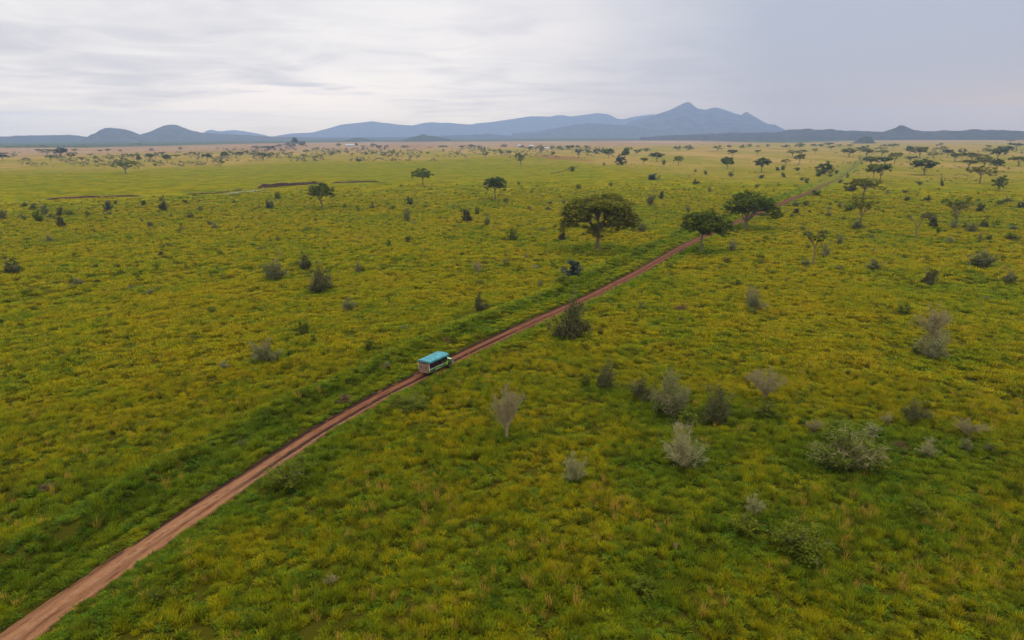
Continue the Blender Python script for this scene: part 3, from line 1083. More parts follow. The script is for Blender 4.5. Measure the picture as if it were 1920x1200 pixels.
def hero_tree(px, py, label, lobes_px, split_px, trunk_w, nleaf, leaf, seed, leafm, barkm='bark', nmain=5, curve=0.0, depth=0.8, nsub=40, clump=0.9, name='acacia_tree', extra=None):
    """lobes in photograph pixels relative to the foot: (dx, up, rx, rz[, depth offset])"""
    rng = np.random.default_rng(seed)
    p = ground_at(px, py)
    s = mperpx(p)
    az = math.atan2(p.x, p.y)
    root = thing(name, p, label, 'tree', rotz=-az)
    lobes = []
    for l in lobes_px:
        dy = l[4] if len(l) > 4 else 0
        lobes.append((l[0] * s, dy * s, l[1] * s * 1.02, l[2] * s, l[2] * s * depth, l[3] * s))
    V, F, T, ends = crown_from_lobes(rng, lobes, nleaf, leaf, clump)
    g = Geo()
    limbs(rng, g, (0, 0, -0.3), (split_px[0] * s, 0, split_px[1] * s), ends, trunk_w * s / 2, nmain, curve * s, 6, 0, nsub)
    if extra:
        extra(g, s, rng)
    link('trunk', g.mesh('trunk', [M[barkm]], True), root)
    link('crown', mesh_np('crown', V, F, [M[leafm]], None, False, {'tint': T}), root)
    return root


HERO = []          # (phrase, px, py) landmarks for the labels


def hero(phrase, px, py, *a, **k):
    HERO.append((phrase, px, py))
    return hero_tree(px, py, *a, **k)


hero('the big umbrella tree', 1121, 469, 'biggest tree, olive umbrella crown with pale branching limbs, left of the dirt track',
     [(-48, 68, 24, 17), (-30, 80, 30, 17), (4, 86, 36, 15), (36, 78, 28, 18), (58, 56, 19, 14), (-60, 48, 12, 12), (-66, 38, 7, 7), (68, 44, 9, 9), (20, 96, 18, 8), (-48, 46, 12, 9), (44, 48, 13, 9), (0, 22, 7, 12), (-8, 40, 10, 8), (10, 46, 10, 9), (30, 62, 22, 14, -12), (-12, 76, 26, 10, 16),
      (8, 84, 30, 10, -26), (10, 82, 30, 10, 28), (-34, 68, 22, 10, -18), (0, 36, 12, 12, -6), (-24, 36, 9, 9), (26, 40, 10, 9), (64, 60, 10, 7), (-44, 66, 22, 10, 24)],
     (-1, 34), 8, 50000, 0.30, 101, 'olive', nmain=7, nsub=60, clump=0.95)
hero('the thin-trunked tree', 1314, 474, 'dark round-crowned tree on a thin straight trunk at the near edge of the dirt track',
     [(-16, 58, 22, 18), (6, 62, 26, 18), (28, 51, 24, 17), (-26, 46, 14, 13), (40, 43, 14, 12), (8, 52, 26, 12, -14), (6, 55, 26, 14, 16), (12, 42, 22, 8)],
     (1, 34), 5.0, 24000, 0.26, 102, 'darkleaf', nmain=5, nsub=44, clump=0.65, curve=-1.0)
hero('the wide dark tree', 1397, 430, 'wide dark spreading tree with forked trunk standing over the track bend',
     [(-20, 44, 20, 17), (0, 54, 25, 17), (24, 46, 25, 17), (45, 32, 18, 13), (-33, 33, 12, 12), (55, 26, 11, 10), (4, 48, 28, 14, -14), (8, 46, 30, 14, 16), (30, 40, 18, 10, 8), (-12, 34, 16, 8)],
     (1, 14), 7.0, 28000, 0.29, 103, 'darkleaf', nmain=6, nsub=48, clump=0.7)
hero('the curved-trunk tree', 604, 391, 'lone tree with a curved bare trunk and rounded crown near the stream bank',
     [(-14, 32, 13, 11), (0, 36, 16, 11), (12, 31, 13, 10), (-20, 24, 8, 6), (18, 24, 7, 6), (-2, 30, 15, 9, -8), (-2, 30, 15, 9, 8)],
     (-3, 17), 3.6, 7500, 0.36, 104, 'darkleaf', nmain=5, nsub=26, clump=0.85, curve=2.0)
hero('the flat-domed lone tree', 793, 348, 'lone tree with a low flat domed crown on short trunk, beyond the stream end',
     [(-12, 21, 11, 6), (0, 25, 14, 6), (12, 20, 11, 6), (-18, 16, 6, 4), (0, 19, 14, 5, -6), (0, 19, 14, 5, 7)],
     (0, 13), 2.6, 5200, 0.44, 105, 'darkleaf', nmain=5, nsub=20, clump=0.85)
hero('the round-headed lone tree', 929, 374, 'lone tree with rounded dark head and clear straight trunk in the open middle plain',
     [(-11, 30, 11, 9), (2, 33, 13, 8), (12, 29, 9, 9), (-14, 24, 8, 7), (14, 22, 8, 6), (0, 28, 13, 8, -6), (0, 27, 13, 8, 7)],
     (-1, 16), 2.8, 7000, 0.40, 106, 'midleaf', nmain=5, nsub=22, clump=0.85)
hero('the heart-crowned tree', 976, 309, 'dark heart-shaped lone tree on the green meadow beyond the round-headed one',
     [(-7, 17, 8, 6), (5, 18, 9, 6), (-2, 13, 9, 6), (1, 9, 5, 4)],
     (0, 6), 1.8, 2200, 0.6, 107, 'darkleaf', nmain=4, nsub=14, clump=1.2)
hero('the left plain tree', 236, 326, 'dark wide-crowned lone tree on the green plain at left, below the domed hills',
     [(-13, 17, 11, 6), (0, 22, 12, 6), (12, 17, 11, 6), (-19, 13, 5, 3), (18, 12, 6, 3), (0, 16, 14, 5, -6), (0, 16, 14, 5, 7)],
     (0, 7), 2.6, 3600, 0.5, 108, 'darkleaf', nmain=5, nsub=20, clump=1.1)
hero('the wide acacia', 1618, 372, 'wide flat acacia right of the far track, directly behind a sparse one',
     [(-24, 24, 14, 5), (-6, 31, 17, 5), (14, 29, 15, 5), (28, 20, 9, 5), (-30, 19, 8, 3), (0, 26, 20, 4, -9), (2, 26, 22, 5, 12)],
     (1, 18), 4.0, 7500, 0.42, 109, 'olive', nmain=6, nsub=34, clump=0.8)
hero('the bush-footed acacia', 1613, 431, 'sparse grey-limbed acacia with thin crown and a dry bush around its foot',
     [(-16, 48, 13, 7), (2, 54, 15, 6), (18, 44, 12, 8), (24, 36, 8, 6), (-6, 44, 14, 6, -8), (4, 46, 16, 6, 10)],
     (-1, 28), 4.2, 2400, 0.28, 110, 'olive', 'greybark', nmain=6, nsub=44, clump=0.7)
hero('the yellow-green acacia', 1790, 428, 'sparse yellow-green acacia with broken crown and grey brush below it, right side',
     [(-18, 48, 13, 6), (-2, 42, 12, 7), (20, 52, 12, 7), (30, 44, 10, 5), (6, 38, 10, 5), (0, 46, 18, 4, 8), (-6, 20, 10, 8)],
     (1, 24), 5.0, 2600, 0.28, 111, 'brightleaf', 'greybark', nmain=6, nsub=44, clump=0.7)
hero('the tall belt acacia', 1837, 344, 'tall two-lobed acacia with flat layers and a clear straight trunk, far right',
     [(-14, 25, 11, 5), (2, 28, 9, 4), (17, 22, 11, 7), (-4, 22, 12, 4, 8), (-18, 22, 8, 3), (20, 17, 8, 5)],
     (0, 15), 3.0, 3400, 0.42, 112, 'olive', nmain=5, nsub=26, clump=0.9)
hero('the two-headed bush tree', 1872, 357, 'dark round two-headed bushy tree to the right of the tall belt acacia',
     [(-7, 14, 9, 9), (6, 20, 10, 8), (0, 8, 8, 6), (2, 16, 11, 9, 6)],
     (0, 5), 3.0, 2600, 0.42, 113, 'darkleaf', nmain=4, nsub=16, clump=0.9)


def bare(g, s, rng, arms, r):
    """arms: polylines in photograph pixels"""
    for pl in arms:
        P = [Vector((x * s, (d if len(q) > 2 else 0) * s, y * s)) for q in pl for x, y, d in [(q[0], q[1], q[2] if len(q) > 2 else 0)]]
        n = len(P)
        g.tube(P, [r * s * (1 - 0.8 * i / n) * (0.65 if pl is not arms[0] else 1) for i in range(n)], 6, 0, tint=0.5)


def bare_tree(phrase, px, py, label, arms, r, seed, tips, leafm, nleaf, twigs=130, lr=5):
    HERO.append((phrase, px, py))
    rng = np.random.default_rng(seed)
    p = ground_at(px, py)
    s = mperpx(p)
    root = thing('bare_tree', p, label, 'tree', rotz=-math.atan2(p.x, p.y))
    g = Geo()
    bare(g, s, rng, arms, r)
    for (x, y, rad) in tips:
        for _ in range(twigs // len(tips)):
            d = rng.normal(0, 1, 3)
            d[2] = abs(d[2]) * 0.8
            d /= np.linalg.norm(d)
            a = Vector((x * s, 0, y * s))
            e = a + Vector(d) * rad * s * rng.uniform(0.5, 1.2)
            m_ = a.lerp(e, .5) + Vector(rng.normal(0, .12, 3)) * rad * s
            g.tube([a, m_, e], [0.05, 0.035, 0.012], 3, 0, False, 0.6)
    link('trunk', g.mesh('trunk', [M['greybark']], True), root)
    lob = [(x * s, 0, y * s, rad * s, rad * s, rad * s * .7) for x, y, rad in tips]
    V, F, T, _ = crown_from_lobes(rng, lob, nleaf, 0.26, 0.6)
    link('crown', mesh_np('crown', V, F, [M[leafm]], None, False, {'tint': T}), root)


bare_tree('the forked bare tree', 1716, 450, 'nearly leafless tree with forked pale trunk shaped like a Y, right side',
          [[(0, -2), (0, 12), (0, 24)], [(0, 22), (-4, 32), (-9, 38), (-13, 43)], [(0, 22), (5, 32), (8, 42), (13, 46)], [(-9, 38), (-12, 38), (-15, 41)], [(8, 42), (6, 48), (9, 52)]],
          2.4, 201, [(-13, 43, 5), (11, 46, 8), (20, 44, 7)], 'duskyleaf', 420)
bare_tree('the tall half-dead tree', 1525, 496, 'tall half-dead tree with long pale bare trunk and forked twiggy top, right of the track',
          [[(-1, -2), (0, 16), (0, 34)], [(0, 30), (-5, 42), (-12, 52), (-20, 62), (-25, 68)], [(0, 32), (3, 44), (6, 54), (12, 60)], [(-5, 42), (-10, 44), (-17, 56)]],
          2.6, 202, [(-14, 54, 10), (-24, 66, 6), (5, 52, 11), (12, 60, 7)], 'midleaf', 1100, 160)


# ---- one mesh of each kind of tree and bush, unit sized, shared by its copies
def unit_tree(kind, seed, nleaf=1100):
    rng = np.random.default_rng(seed)
    g = Geo()
    if kind == 'umbrella':
        lobes = [(0, 0, .76, .34, .34, .20)]
        k = 6
        for i in range(k):
            a = 2 * math.pi * i / k + rng.uniform(-.3, .3)
            rr = rng.uniform(.24, .34)
            lobes.append((math.cos(a) * rr, math.sin(a) * rr, rng.uniform(.52, .76), rng.uniform(.16, .23), rng.uniform(.16, .23), rng.uniform(.14, .22)))
        split, leafs, cl, tr = .30, .066, .085, .026
    elif kind == 'dome':
        lobes = [(0, 0, .66, .34, .34, .30)]
        for i in range(6):
            a = 2 * math.pi * i / 6 + rng.uniform(-.4, .4)
            rr = rng.uniform(.2, .32)
            lobes.append((math.cos(a) * rr, math.sin(a) * rr, rng.uniform(.45, .68), rng.uniform(.14, .2), rng.uniform(.14, .2), rng.uniform(.14, .2)))
        split, leafs, cl, tr = .20, .072, .09, .026
    else:                                                   # 'bushy': leafy to the ground
        lobes = [(0, 0, .62, .30, .30, .34)]
        for i in range(6):
            a = 2 * math.pi * i / 6 + rng.uniform(-.4, .4)
            rr = rng.uniform(.18, .32)
            lobes.append((math.cos(a) * rr, math.sin(a) * rr, rng.uniform(.2, .6), rng.uniform(.15, .22), rng.uniform(.15, .22), rng.uniform(.18, .3)))
        split, leafs, cl, tr = .12, .075, .11, .03
    V, F, T, ends = crown_from_lobes(rng, lobes, nleaf, leafs, cl)
    V[:, 2] = np.maximum(V[:, 2], 0.01)
    limbs(rng, g, (0, 0, -.05), (0, 0, split), ends, tr, 4, rng.uniform(-.03, .03), 4, 0, 12)
    return g, V, F, T


LEAVES = {'olive': 'olive', 'dark': 'darkleaf', 'mid': 'midleaf', 'bright': 'brightleaf', 'black': 'evergreen'}
TREE_CACHE = {}


def tree_meshes(kind, tone, var, small):
    key = (kind, tone, var, small)
    if key not in TREE_CACHE:
        g, V, F, T = unit_tree(kind, 300 + var * 7 + len(kind), 900 if small else 1900)
        crown = mesh_np('crown', V, F, [M[LEAVES[tone]]], None, False, {'tint': T})
        trunk = g.mesh('trunk', [M['bark']], True)
        g.add(V, F, 1, T)
        one = g.mesh('tree', [M['bark'], M[LEAVES[tone]]])
        TREE_CACHE[key] = (trunk, crown, one)
    return TREE_CACHE[key]


BUSH_CACHE = {}


def unit_bush(kind, var, big=False):
    """bushes in a unit box (height 1, width 1)"""
    if (kind, var, big) in BUSH_CACHE:
        return BUSH_CACHE[(kind, var, big)]
    rng = np.random.default_rng(500 + var * 13 + sum(map(ord, kind)))
    g = Geo()
    cfg = dict(
        grey=dict(stem='greybark', leaf='greyleaf', ns=34, twigs=800, nl=1300, ls=.045, low=.15),
        silver=dict(stem='greybark', leaf='silverleaf', ns=40, twigs=1200, nl=1300, ls=.042, low=.2),
        tangle=dict(stem='twig', leaf='darkleaf', ns=40, twigs=900, nl=1500, ls=.05, low=.0),
        pale=dict(stem='twig', leaf='silverleaf', ns=44, twigs=2600, nl=420, ls=.03, low=.38),
        yellow=dict(stem='yellowtwig', leaf='silverleaf', ns=44, twigs=1800, nl=700, ls=.035, low=.1),
        brown=dict(stem='browntwig', leaf='duskyleaf', ns=40, twigs=1600, nl=260, ls=.045, low=.1),
        dusky=dict(stem='greybark', leaf='duskyleaf', ns=30, twigs=450, nl=1700, ls=.050, low=.08),
        dark=dict(stem='bark', leaf='darkleaf', ns=14, twigs=120, nl=2200, ls=.055, low=.0),
        black=dict(stem='bark', leaf='evergreen', ns=14, twigs=60, nl=2600, ls=.055, low=.0),
        green=dict(stem='bark', leaf='herbleaf', ns=20, twigs=200, nl=1500, ls=.060, low=.0))[kind]
    if big:                                                 # wide bushes keep the same small leaves, so they have more of them
        cfg = dict(cfg, ls=cfg['ls'] * .5, nl=int(cfg['nl'] * 3.6), twigs=int(cfg['twigs'] * 2.2), ns=int(cfg['ns'] * 1.7))
    tips = []
    nheads = 5 + var % 2                                              # several uneven heads, not one sheaf
    heads = [(rng.uniform(0, 6.28), rng.uniform(.08, .36), rng.uniform(.35, .85)) for _ in range(nheads)]
    heads[0] = (heads[0][0], .06, 1.0)
    for i in range(cfg['ns']):
        ha, hr, ht_ = heads[i % nheads]
        bx, by = math.cos(ha) * hr, math.sin(ha) * hr
        a = rng.uniform(0, 2 * math.pi)
        reach = rng.uniform(.06, .28)
        top = rng.uniform(.25, 1.0) ** .7 * ht_
        droop = rng.uniform(0, .14)
        P = []
        for k in range(5):
            f = k / 4
            if kind == 'pale':                              # bare stems below, twiggy head above
                sp_ = max(0.0, f - .22) / .78
                P.append((bx * sp_ * 1.8 + math.cos(a) * (.03 + reach * 1.3 * sp_) + rng.normal(0, .015), by * sp_ * 1.8 + math.sin(a) * (.03 + reach * 1.3 * sp_) + rng.normal(0, .015),
                          max(.02, (.45 + .55 * top) * f ** .9 - droop * sp_) - (.03 if k == 0 else 0)))
                continue
            P.append((bx * (.35 + .65 * f) + math.cos(a) * reach * f ** .8 + rng.normal(0, .022), by * (.35 + .65 * f) + math.sin(a) * reach * f ** .8 + rng.normal(0, .022),
                      max(0.02, top * f ** .8 - droop * f ** 3) - (.03 if k == 0 else 0)))
        g.tube(P, [.014, .012, .009, .006, .003], 4, 0, False, rng.uniform(.2, .8))
        for f in (.2, .33, 0.45, .6, .75, .9, 1.0):
            k = min(3, int(f * 4))
            q = f * 4 - k
            tips.append(np.array(P[k]) * (1 - q) + np.array(P[k + 1]) * q)
    tips = np.array(tips)
    tips = tips[tips[:, 2] > cfg['low']]
    # fine twigs as slivers
    n = cfg['twigs']
    hub = tips[rng.permutation(len(tips))[:max(8, int(len(tips) * .35))]]
    c = hub[rng.integers(0, len(hub), n)] + rng.normal(0, .018, (n, 3))
    d = rng.normal(0, 1, (n, 3))
    d[:, 2] = d[:, 2] * .7 + .25
    d /= np.linalg.norm(d, axis=1)[:, None]
    L = rng.uniform(.05, .16, n)[:, None]
    side = np.cross(d, rng.normal(0, 1, (n, 3)))
    side /= np.linalg.norm(side, axis=1)[:, None]
    w = 0.0045 if not big else 0.003
    V = np.stack([c - side * w, c + side * w, c + d * L], 1).reshape(-1, 3)
    V[:, 2] = np.maximum(V[:, 2], 0)
    g.add(V, np.arange(3 * n).reshape(-1, 3), 0, np.repeat(rng.uniform(0, 1, n), 3))
    # leaves in clumps about the stem tips, a few bald places
    nl = cfg['nl']
    cl = tips[rng.permutation(len(tips))[:max(8, int(len(tips) * (.6 if kind in ('dark', 'black', 'green') else .33)))]]
    if kind in ('dark', 'black', 'green'):
        extra = rng.normal(0, 1, (26, 3))
        extra /= np.linalg.norm(extra, axis=1)[:, None]
        extra = extra * np.array([.38, .38, .40]) * rng.uniform(.75, 1.1, (26, 1)) + np.array([0, 0, .44])
        cl = np.concatenate([cl, extra])
    tt = rng.uniform(0, 1, len(cl))
    idx = rng.integers(0, len(cl), nl)
    C = cl[idx] + rng.normal(0, .05, (nl, 3))
    C[:, 2] = np.clip(C[:, 2], .02, 1.02)
    LV, LF = leafcards(rng, C, cfg['ls'], .2)
    T = np.repeat(np.clip(tt[idx] * .6 + rng.uniform(0, .4, nl), 0, 1), 4)
    # fill the unit box
    fx = 0.46 / np.percentile(np.abs(LV[:, :2]), 97)
    fz = 0.98 / max(np.percentile(LV[:, 2], 99), np.percentile(V[:, 2], 99))
    LV = LV * (fx, fx, fz)
    g.v = [q * (fx, fx, fz) for q in g.v]
    stems = g.mesh('stems', [M[cfg['stem']]])
    foliage = mesh_np('foliage', LV, LF, [M[cfg['leaf']]], None, False, {'tint': T})
    g.add(LV, LF, 1, T)
    one = g.mesh('bush', [M[cfg['stem']], M[cfg['leaf']]])
    BUSH_CACHE[(kind, var, big)] = (stems, foliage, one)
    return BUSH_CACHE[(kind, var, big)]


# catalogue: kind, foot x, foot y, width, height (photograph pixels), optional own label
TREES = '''
olive umbrella 1637 336 30 28
dark umbrella 1650 339 34 30
dark umbrella 1632 311 30 16
dark umbrella 1658 313 30 18
olive umbrella 1677 307 25 20
mid umbrella 1731 328 49 27
olive umbrella 1816 315 32 15
olive umbrella 1845 313 40 17
mid umbrella 1868 322 25 22
olive umbrella 1909 312 32 18
olive umbrella 1822 303 44 16
mid umbrella 1870 299 34 20
olive umbrella 1883 291 30 17
mid umbrella 1905 280 32 12
dark dome 1803 290 16 11
mid umbrella 1790 303 20 15
mid umbrella 1776 295 22 14
olive umbrella 1767 287 19 12
olive umbrella 1750 298 25 12
olive umbrella 1724 296 31 19
mid dome 1705 290 15 16
olive umbrella 1723 285 26 10
olive umbrella 1751 284 11 7
dark dome 1764 274 8 6
dark dome 1757 275 7 5
mid umbrella 1706 305 24 12
olive umbrella 1591 295 30 16
olive umbrella 1624 295 25 15
mid umbrella 1612 287 18 11
mid dome 1622 283 18 10
mid umbrella 1653 293 23 11
mid umbrella 1652 284 20 8
mid umbrella 1662 279 24 8
mid umbrella 1675 278 20 8
olive umbrella 1853 280 12 8
olive umbrella 1847 287 13 9
olive umbrella 1895 268 14 6
dark dome 1363 317 27 21
mid umbrella 1428 323 34 25
dark bushy 1546 326 33 22
olive umbrella 1499 308 22 18
olive umbrella 1473 311 21 12
olive umbrella 1486 293 24 11
bright umbrella 1500 293 30 12
olive umbrella 1528 288 13 9
dark umbrella 1373 295 20 14
dark umbrella 1420 291 13 10
dark umbrella 1231 303 30 16
olive umbrella 1207 309 16 13
olive umbrella 1272 310 20 16
dark dome 1345 283 18 10
dark dome 1367 279 11 8
black dome 1392 280 12 8
dark dome 1405 277 11 7
dark dome 1421 277 8 5
dark dome 1439 277 9 6
dark bushy 1270 281 18 8
black bushy 1290 281 20 9
dark bushy 1210 284 20 7
dark bushy 1473 277 19 6
dark bushy 1500 276 20 8
dark bushy 1525 275 12 6
dark bushy 1539 275 15 6
mid dome 1554 275 20 9
mid umbrella 1558 283 14 10
dark umbrella 1573 277 14 6
dark umbrella 1593 277 13 6
black bushy 1085 289 17 11
dark bushy 1103 289 12 10
black bushy 1119 289 17 12
dark bushy 1132 288 14 11
dark dome 1141 296 20 17
black bushy 1163 309 22 17
dark dome 1172 302 19 23
black bushy 1037 291 11 8
dark bushy 1049 281 14 8
dark bushy 1068 280 18 9
dark bushy 1035 280 9 8
dark bushy 1012 281 18 9
dark bushy 992 281 17 7
dark bushy 979 278 12 6
dark bushy 945 276 14 6
dark dome 1083 280 12 7
dark dome 1100 281 15 8
mid dome 955 291 12 9
mid dome 939 291 11 9
mid dome 937 284 8 5
mid dome 927 286 10 6
dark dome 910 295 14 10
mid dome 906 285 11 8
mid dome 857 291 8 6
dark bushy 867 277 14 5
dark bushy 884 277 20 7
dark bushy 899 278 14 5
dark bushy 831 277 20 5
olive dome 831 285 7 5
dark dome 802 290 8 6
dark bushy 1195 288 15 9
dark dome 1180 283 12 7
black bushy 479 279 20 6
black bushy 504 281 30 9
black bushy 523 276 14 6
black bushy 544 276 24 10
black dome 554 275 14 16
black bushy 567 275 19 11
dark dome 635 277 12 9
black dome 668 276 8 8
dark bushy 681 277 10 5
black bushy 700 275 14 6
black bushy 711 280 12 9
black dome 725 278 8 6
dark bushy 760 277 18 5
mid dome 421 298 15 13
dark bushy 416 309 12 11
mid umbrella 450 295 17 10
olive umbrella 432 290 12 6
dark dome 463 289 13 7
dark dome 475 293 13 8
mid umbrella 494 301 21 14
dark dome 509 294 15 8
dark dome 542 298 6 6
olive umbrella 535 293 13 6
dark umbrella 575 290 16 9
mid dome 589 298 8 6
dark dome 570 296 8 7
dark dome 621 294 13 8
mid dome 635 289 9 8
olive umbrella 660 293 10 6
dark dome 686 291 8 7
dark dome 699 291 9 8
dark dome 720 296 14 10
dark dome 736 291 11 9
black dome 673 308 12 12
olive umbrella 546 291 12 6
mid dome 596 283 8 7
black dome 5 301 23 14
olive umbrella 73 288 13 9
dark umbrella 89 291 25 11
bright umbrella 95 303 19 12
black dome 115 294 27 16
dark dome 134 298 16 12
olive umbrella 141 287 11 8
olive umbrella 188 287 10 6
dark umbrella 203 287 12 8
dark dome 226 286 8 6
black dome 284 285 11 6
olive umbrella 339 284 9 8
dark umbrella 261 274 7 5
mid umbrella 170 294 13 6
dark dome 180 300 10 8
dark bushy 231 297 8 9
dark umbrella 248 296 18 7
dark bushy 260 302 8 13
mid umbrella 282 304 15 15
mid umbrella 304 293 12 8
mid umbrella 314 306 18 15
dark umbrella 330 297 19 7
dark umbrella 348 294 11 6
mid umbrella 362 293 14 8
mid umbrella 389 303 20 14
olive umbrella 153 302 14 8
'''
BUSHES = '''
grey 5 411 15 22
grey 47 413 12 15
dark 73 415 14 20
grey 85 404 22 24
dusky 62 393 14 12
dusky 46 387 12 9
dusky 112 404 13 18
green 129 403 20 10
dusky 116 425 16 20
dusky 96 409 14 10
brown 73 373 10 9
green 165 406 10 12
black 203 394 17 18
grey 205 403 10 11
dusky 216 383 8 8
grey 240 384 6 6
dusky 270 386 12 12
dusky 307 395 15 26
dusky 350 383 11 10
grey 267 418 9 14
dusky 282 425 15 10
dusky 357 408 15 12
grey 376 395 10 13
grey 397 396 6 9
grey 340 433 11 12
grey 394 423 14 14
silver 404 428 12 13
dusky 440 381 10 8
grey 455 413 8 9
dusky 475 411 7 8
silver 91 454 18 16
green 320 466 27 11
dusky 301 479 12 9
green 412 479 12 10
green 292 503 15 10
dusky 350 506 12 13
grey 407 506 9 12
dusky 25 513 33 31 olive-grey twiggy bush standing alone near the left edge of the photo
silver 143 536 24 18
silver 282 552 15 14
grey 246 541 14 7
brown 87 591 11 10
dark 398 588 14 15
black 505 391 17 18
dark 521 374 11 15
dusky 487 391 8 8
grey 516 525 36 46 tallest of the grey-green bushes left of centre, pale foot and greener top
dusky 572 504 23 29
dusky 604 547 48 47 wide brown-grey bush with a darker right head, left of centre
silver 655 585 22 30
dark 569 627 19 28
dusky 589 641 9 15
silver 502 679 46 44 round grey-topped bush with dark underside, in open grass left of the truck
green 692 657 24 22
green 521 453 14 10
dusky 592 415 7 10
grey 491 470 15 12
dusky 698 392 10 14
green 647 391 9 10
grey 672 397 9 14
dark 737 392 11 8
black 768 384 13 17
grey 764 416 11 32
silver 776 421 9 9
grey 677 450 13 10
silver 672 511 10 22
dark 729 462 8 14
dark 767 453 15 12
dusky 876 416 20 25
dark 895 403 11 17
grey 913 423 12 22
silver 926 428 7 8
pale 896 517 22 29 pale leafless little bush standing above the dark one left of the track
grey 898 536 9 14
dusky 900 584 27 35
silver 759 619 14 12
silver 726 690 18 15
brown 836 644 22 15
grey 947 494 9 12
silver 420 692 20 19
dark 587 636 8 10
grey 453 837 20 18
green 547 906 70 46 large green roadside bush with grassy leaves at the track's right edge, lower left
green 962 451 22 22
green 945 451 13 6
dusky 1054 451 16 24
grey 1204 435 17 22
silver 1017 433 12 9
dark 1041 428 6 8
silver 987 483 10 9
silver 947 496 9 13
yellow 1002 506 14 12
green 1037 503 12 12
silver 1013 537 14 17
black 1073 523 33 34 round near-black evergreen bush left of the track, darkest in the scene
green 1050 532 32 18
dusky 1070 633 56 76 tall dark brownish shrub leaning over the right edge of the track
grey 1201 582 17 19
brown 1277 580 30 15
dusky 1275 604 18 11
green 1192 606 12 9
silver 1290 398 11 16
dark 972 347 6 7
dark 997 362 5 6
dark 1085 354 10 9
dark 1145 349 8 8
dark 949 381 11 10
black 1032 385 10 9
grey 1028 394 14 10
silver 1057 383 7 15
grey 993 391 10 7
silver 852 389 9 7
grey 894 401 6 5
dark 1072 321 13 10
silver 1132 311 8 8
dark 1244 309 7 11
black 1226 337 22 12
grey 1218 387 22 29
dusky 1240 373 11 17
silver 1244 385 9 6
silver 1331 360 9 14
dusky 1304 345 12 11
dusky 1323 327 8 8
dusky 1304 322 7 6
grey 1370 331 11 13
grey 1418 353 12 12
dusky 1427 334 12 7
grey 1459 348 8 6
dusky 1458 320 8 8
dark 1468 319 9 10
dusky 1469 332 9 9
dark 1494 320 11 7
dark 1513 343 9 10
grey 1503 339 10 11
dark 1535 331 10 14
dark 1569 326 8 8
grey 1557 331 8 6
dark 1530 367 20 12
grey 1491 387 15 14
green 1510 385 18 10
silver 1588 333 9 11
dusky 1596 358 22 16
dusky 1575 343 7 7
grey 1556 385 8 9
dusky 1493 400 14 11
black 1484 409 9 9
grey 1553 406 12 13
silver 1555 394 8 9
dusky 1518 400 7 7
dark 1590 397 18 15
grey 1574 388 9 11
dusky 1739 376 12 12
dusky 1700 376 15 8
grey 1697 363 15 11
silver 1665 363 9 9
grey 1725 347 16 11
dusky 1766 349 8 12
dark 1873 384 15 10
grey 1889 380 18 14
black 1916 390 15 15
dusky 1836 397 18 16
dusky 1844 427 22 19
grey 1821 437 18 23
dusky 1810 429 12 14
silver 1837 453 12 19
dark 1853 449 12 9
grey 1899 432 18 14
green 1899 450 26 15
silver 1779 456 19 14
dark 1760 437 10 13
dusky 1749 427 18 21
dark 1745 406 22 9
silver 1634 448 15 10
grey 1575 458 25 20
silver 1545 483 21 27
silver 1510 496 17 12
dark 1513 505 14 9
silver 1572 508 14 14
grey 1640 505 24 21
dark 1661 513 9 8
silver 1637 474 12 9
dark 1693 484 9 8
grey 1841 500 37 36 broad grey-green bush with dense dark foot, right side above the straw patches
silver 1816 498 12 9
dusky 1739 534 22 28
grey 1891 532 24 30
dark 1880 488 9 10
green 1840 519 16 8
green 1693 589 25 20
silver 1848 563 13 11
grey 1606 430 26 20
silver 1787 429 22 18
brown 1502 534 12 7
dark 1436 544 9 10
silver 1417 583 32 42 pale scrubby bush with leafless upper twigs in open grass, right of the track
pale 1405 566 18 34
dark 1409 588 18 12
dark 1383 536 14 14
dark 1435 450 9 9
silver 1372 472 18 26
green 1362 490 18 9
pale 950 821 58 103 pale leafless tall bush with bushy head and dark foot, right of the track, centre
dusky 1134 729 34 52
green 1097 724 17 23
dusky 1202 751 40 42
silver 1258 779 58 84 tall silvery-leaved bush, the greener-grey of the pair stacked right of centre
dark 1236 779 24 34
green 1290 795 34 26
dusky 1341 791 44 68
yellow 1281 874 62 92 tall yellowish-grey drooping bush directly in front of the silvery one
dark 1302 876 30 30
yellow 1078 899 34 54
pale 1434 752 58 64 palest bush, whitish dense twigs above a grassy green foot, right half
green 1434 781 42 32
pale 1746 640 56 68
silver 1746 673 58 64 big grey skeletal bush with pale twigs fanning out low, right half
dark 1722 665 24 18
pale 1521 812 28 26
tangle 1590 878 108 74 wide dark tangled thicket with pale dead branches, lower right
dark 1574 836 54 48
silver 1632 826 44 34
green 1618 868 66 48
pale 1661 799 24 26
dusky 1714 790 44 42
pale 1812 818 48 36
grey 1812 845 20 30
yellow 1737 854 28 34
brown 1690 842 36 18
dusky 1850 847 22 18
yellow 1416 962 32 36
green 1396 1000 46 40
green 1502 1034 84 54
green 1720 964 32 22
pale 616 1103 24 26
pale 1267 1031 16 17
green 1213 1116 46 28
brown 95 918 44 16
brown 617 891 18 18
green 290 1128 26 24
brown 643 752 40 18
green 762 764 60 22
'''  # one small brown bush by the roadside bush stands in for a dark hollow
KINDNAME = {'olive': 'olive', 'dark': 'dark green', 'mid': 'green', 'bright': 'bright green', 'black': 'blackish'}
SHAPE = {'umbrella': 'flat-topped acacia', 'dome': 'round-crowned tree', 'bushy': 'bushy low-branched tree'}
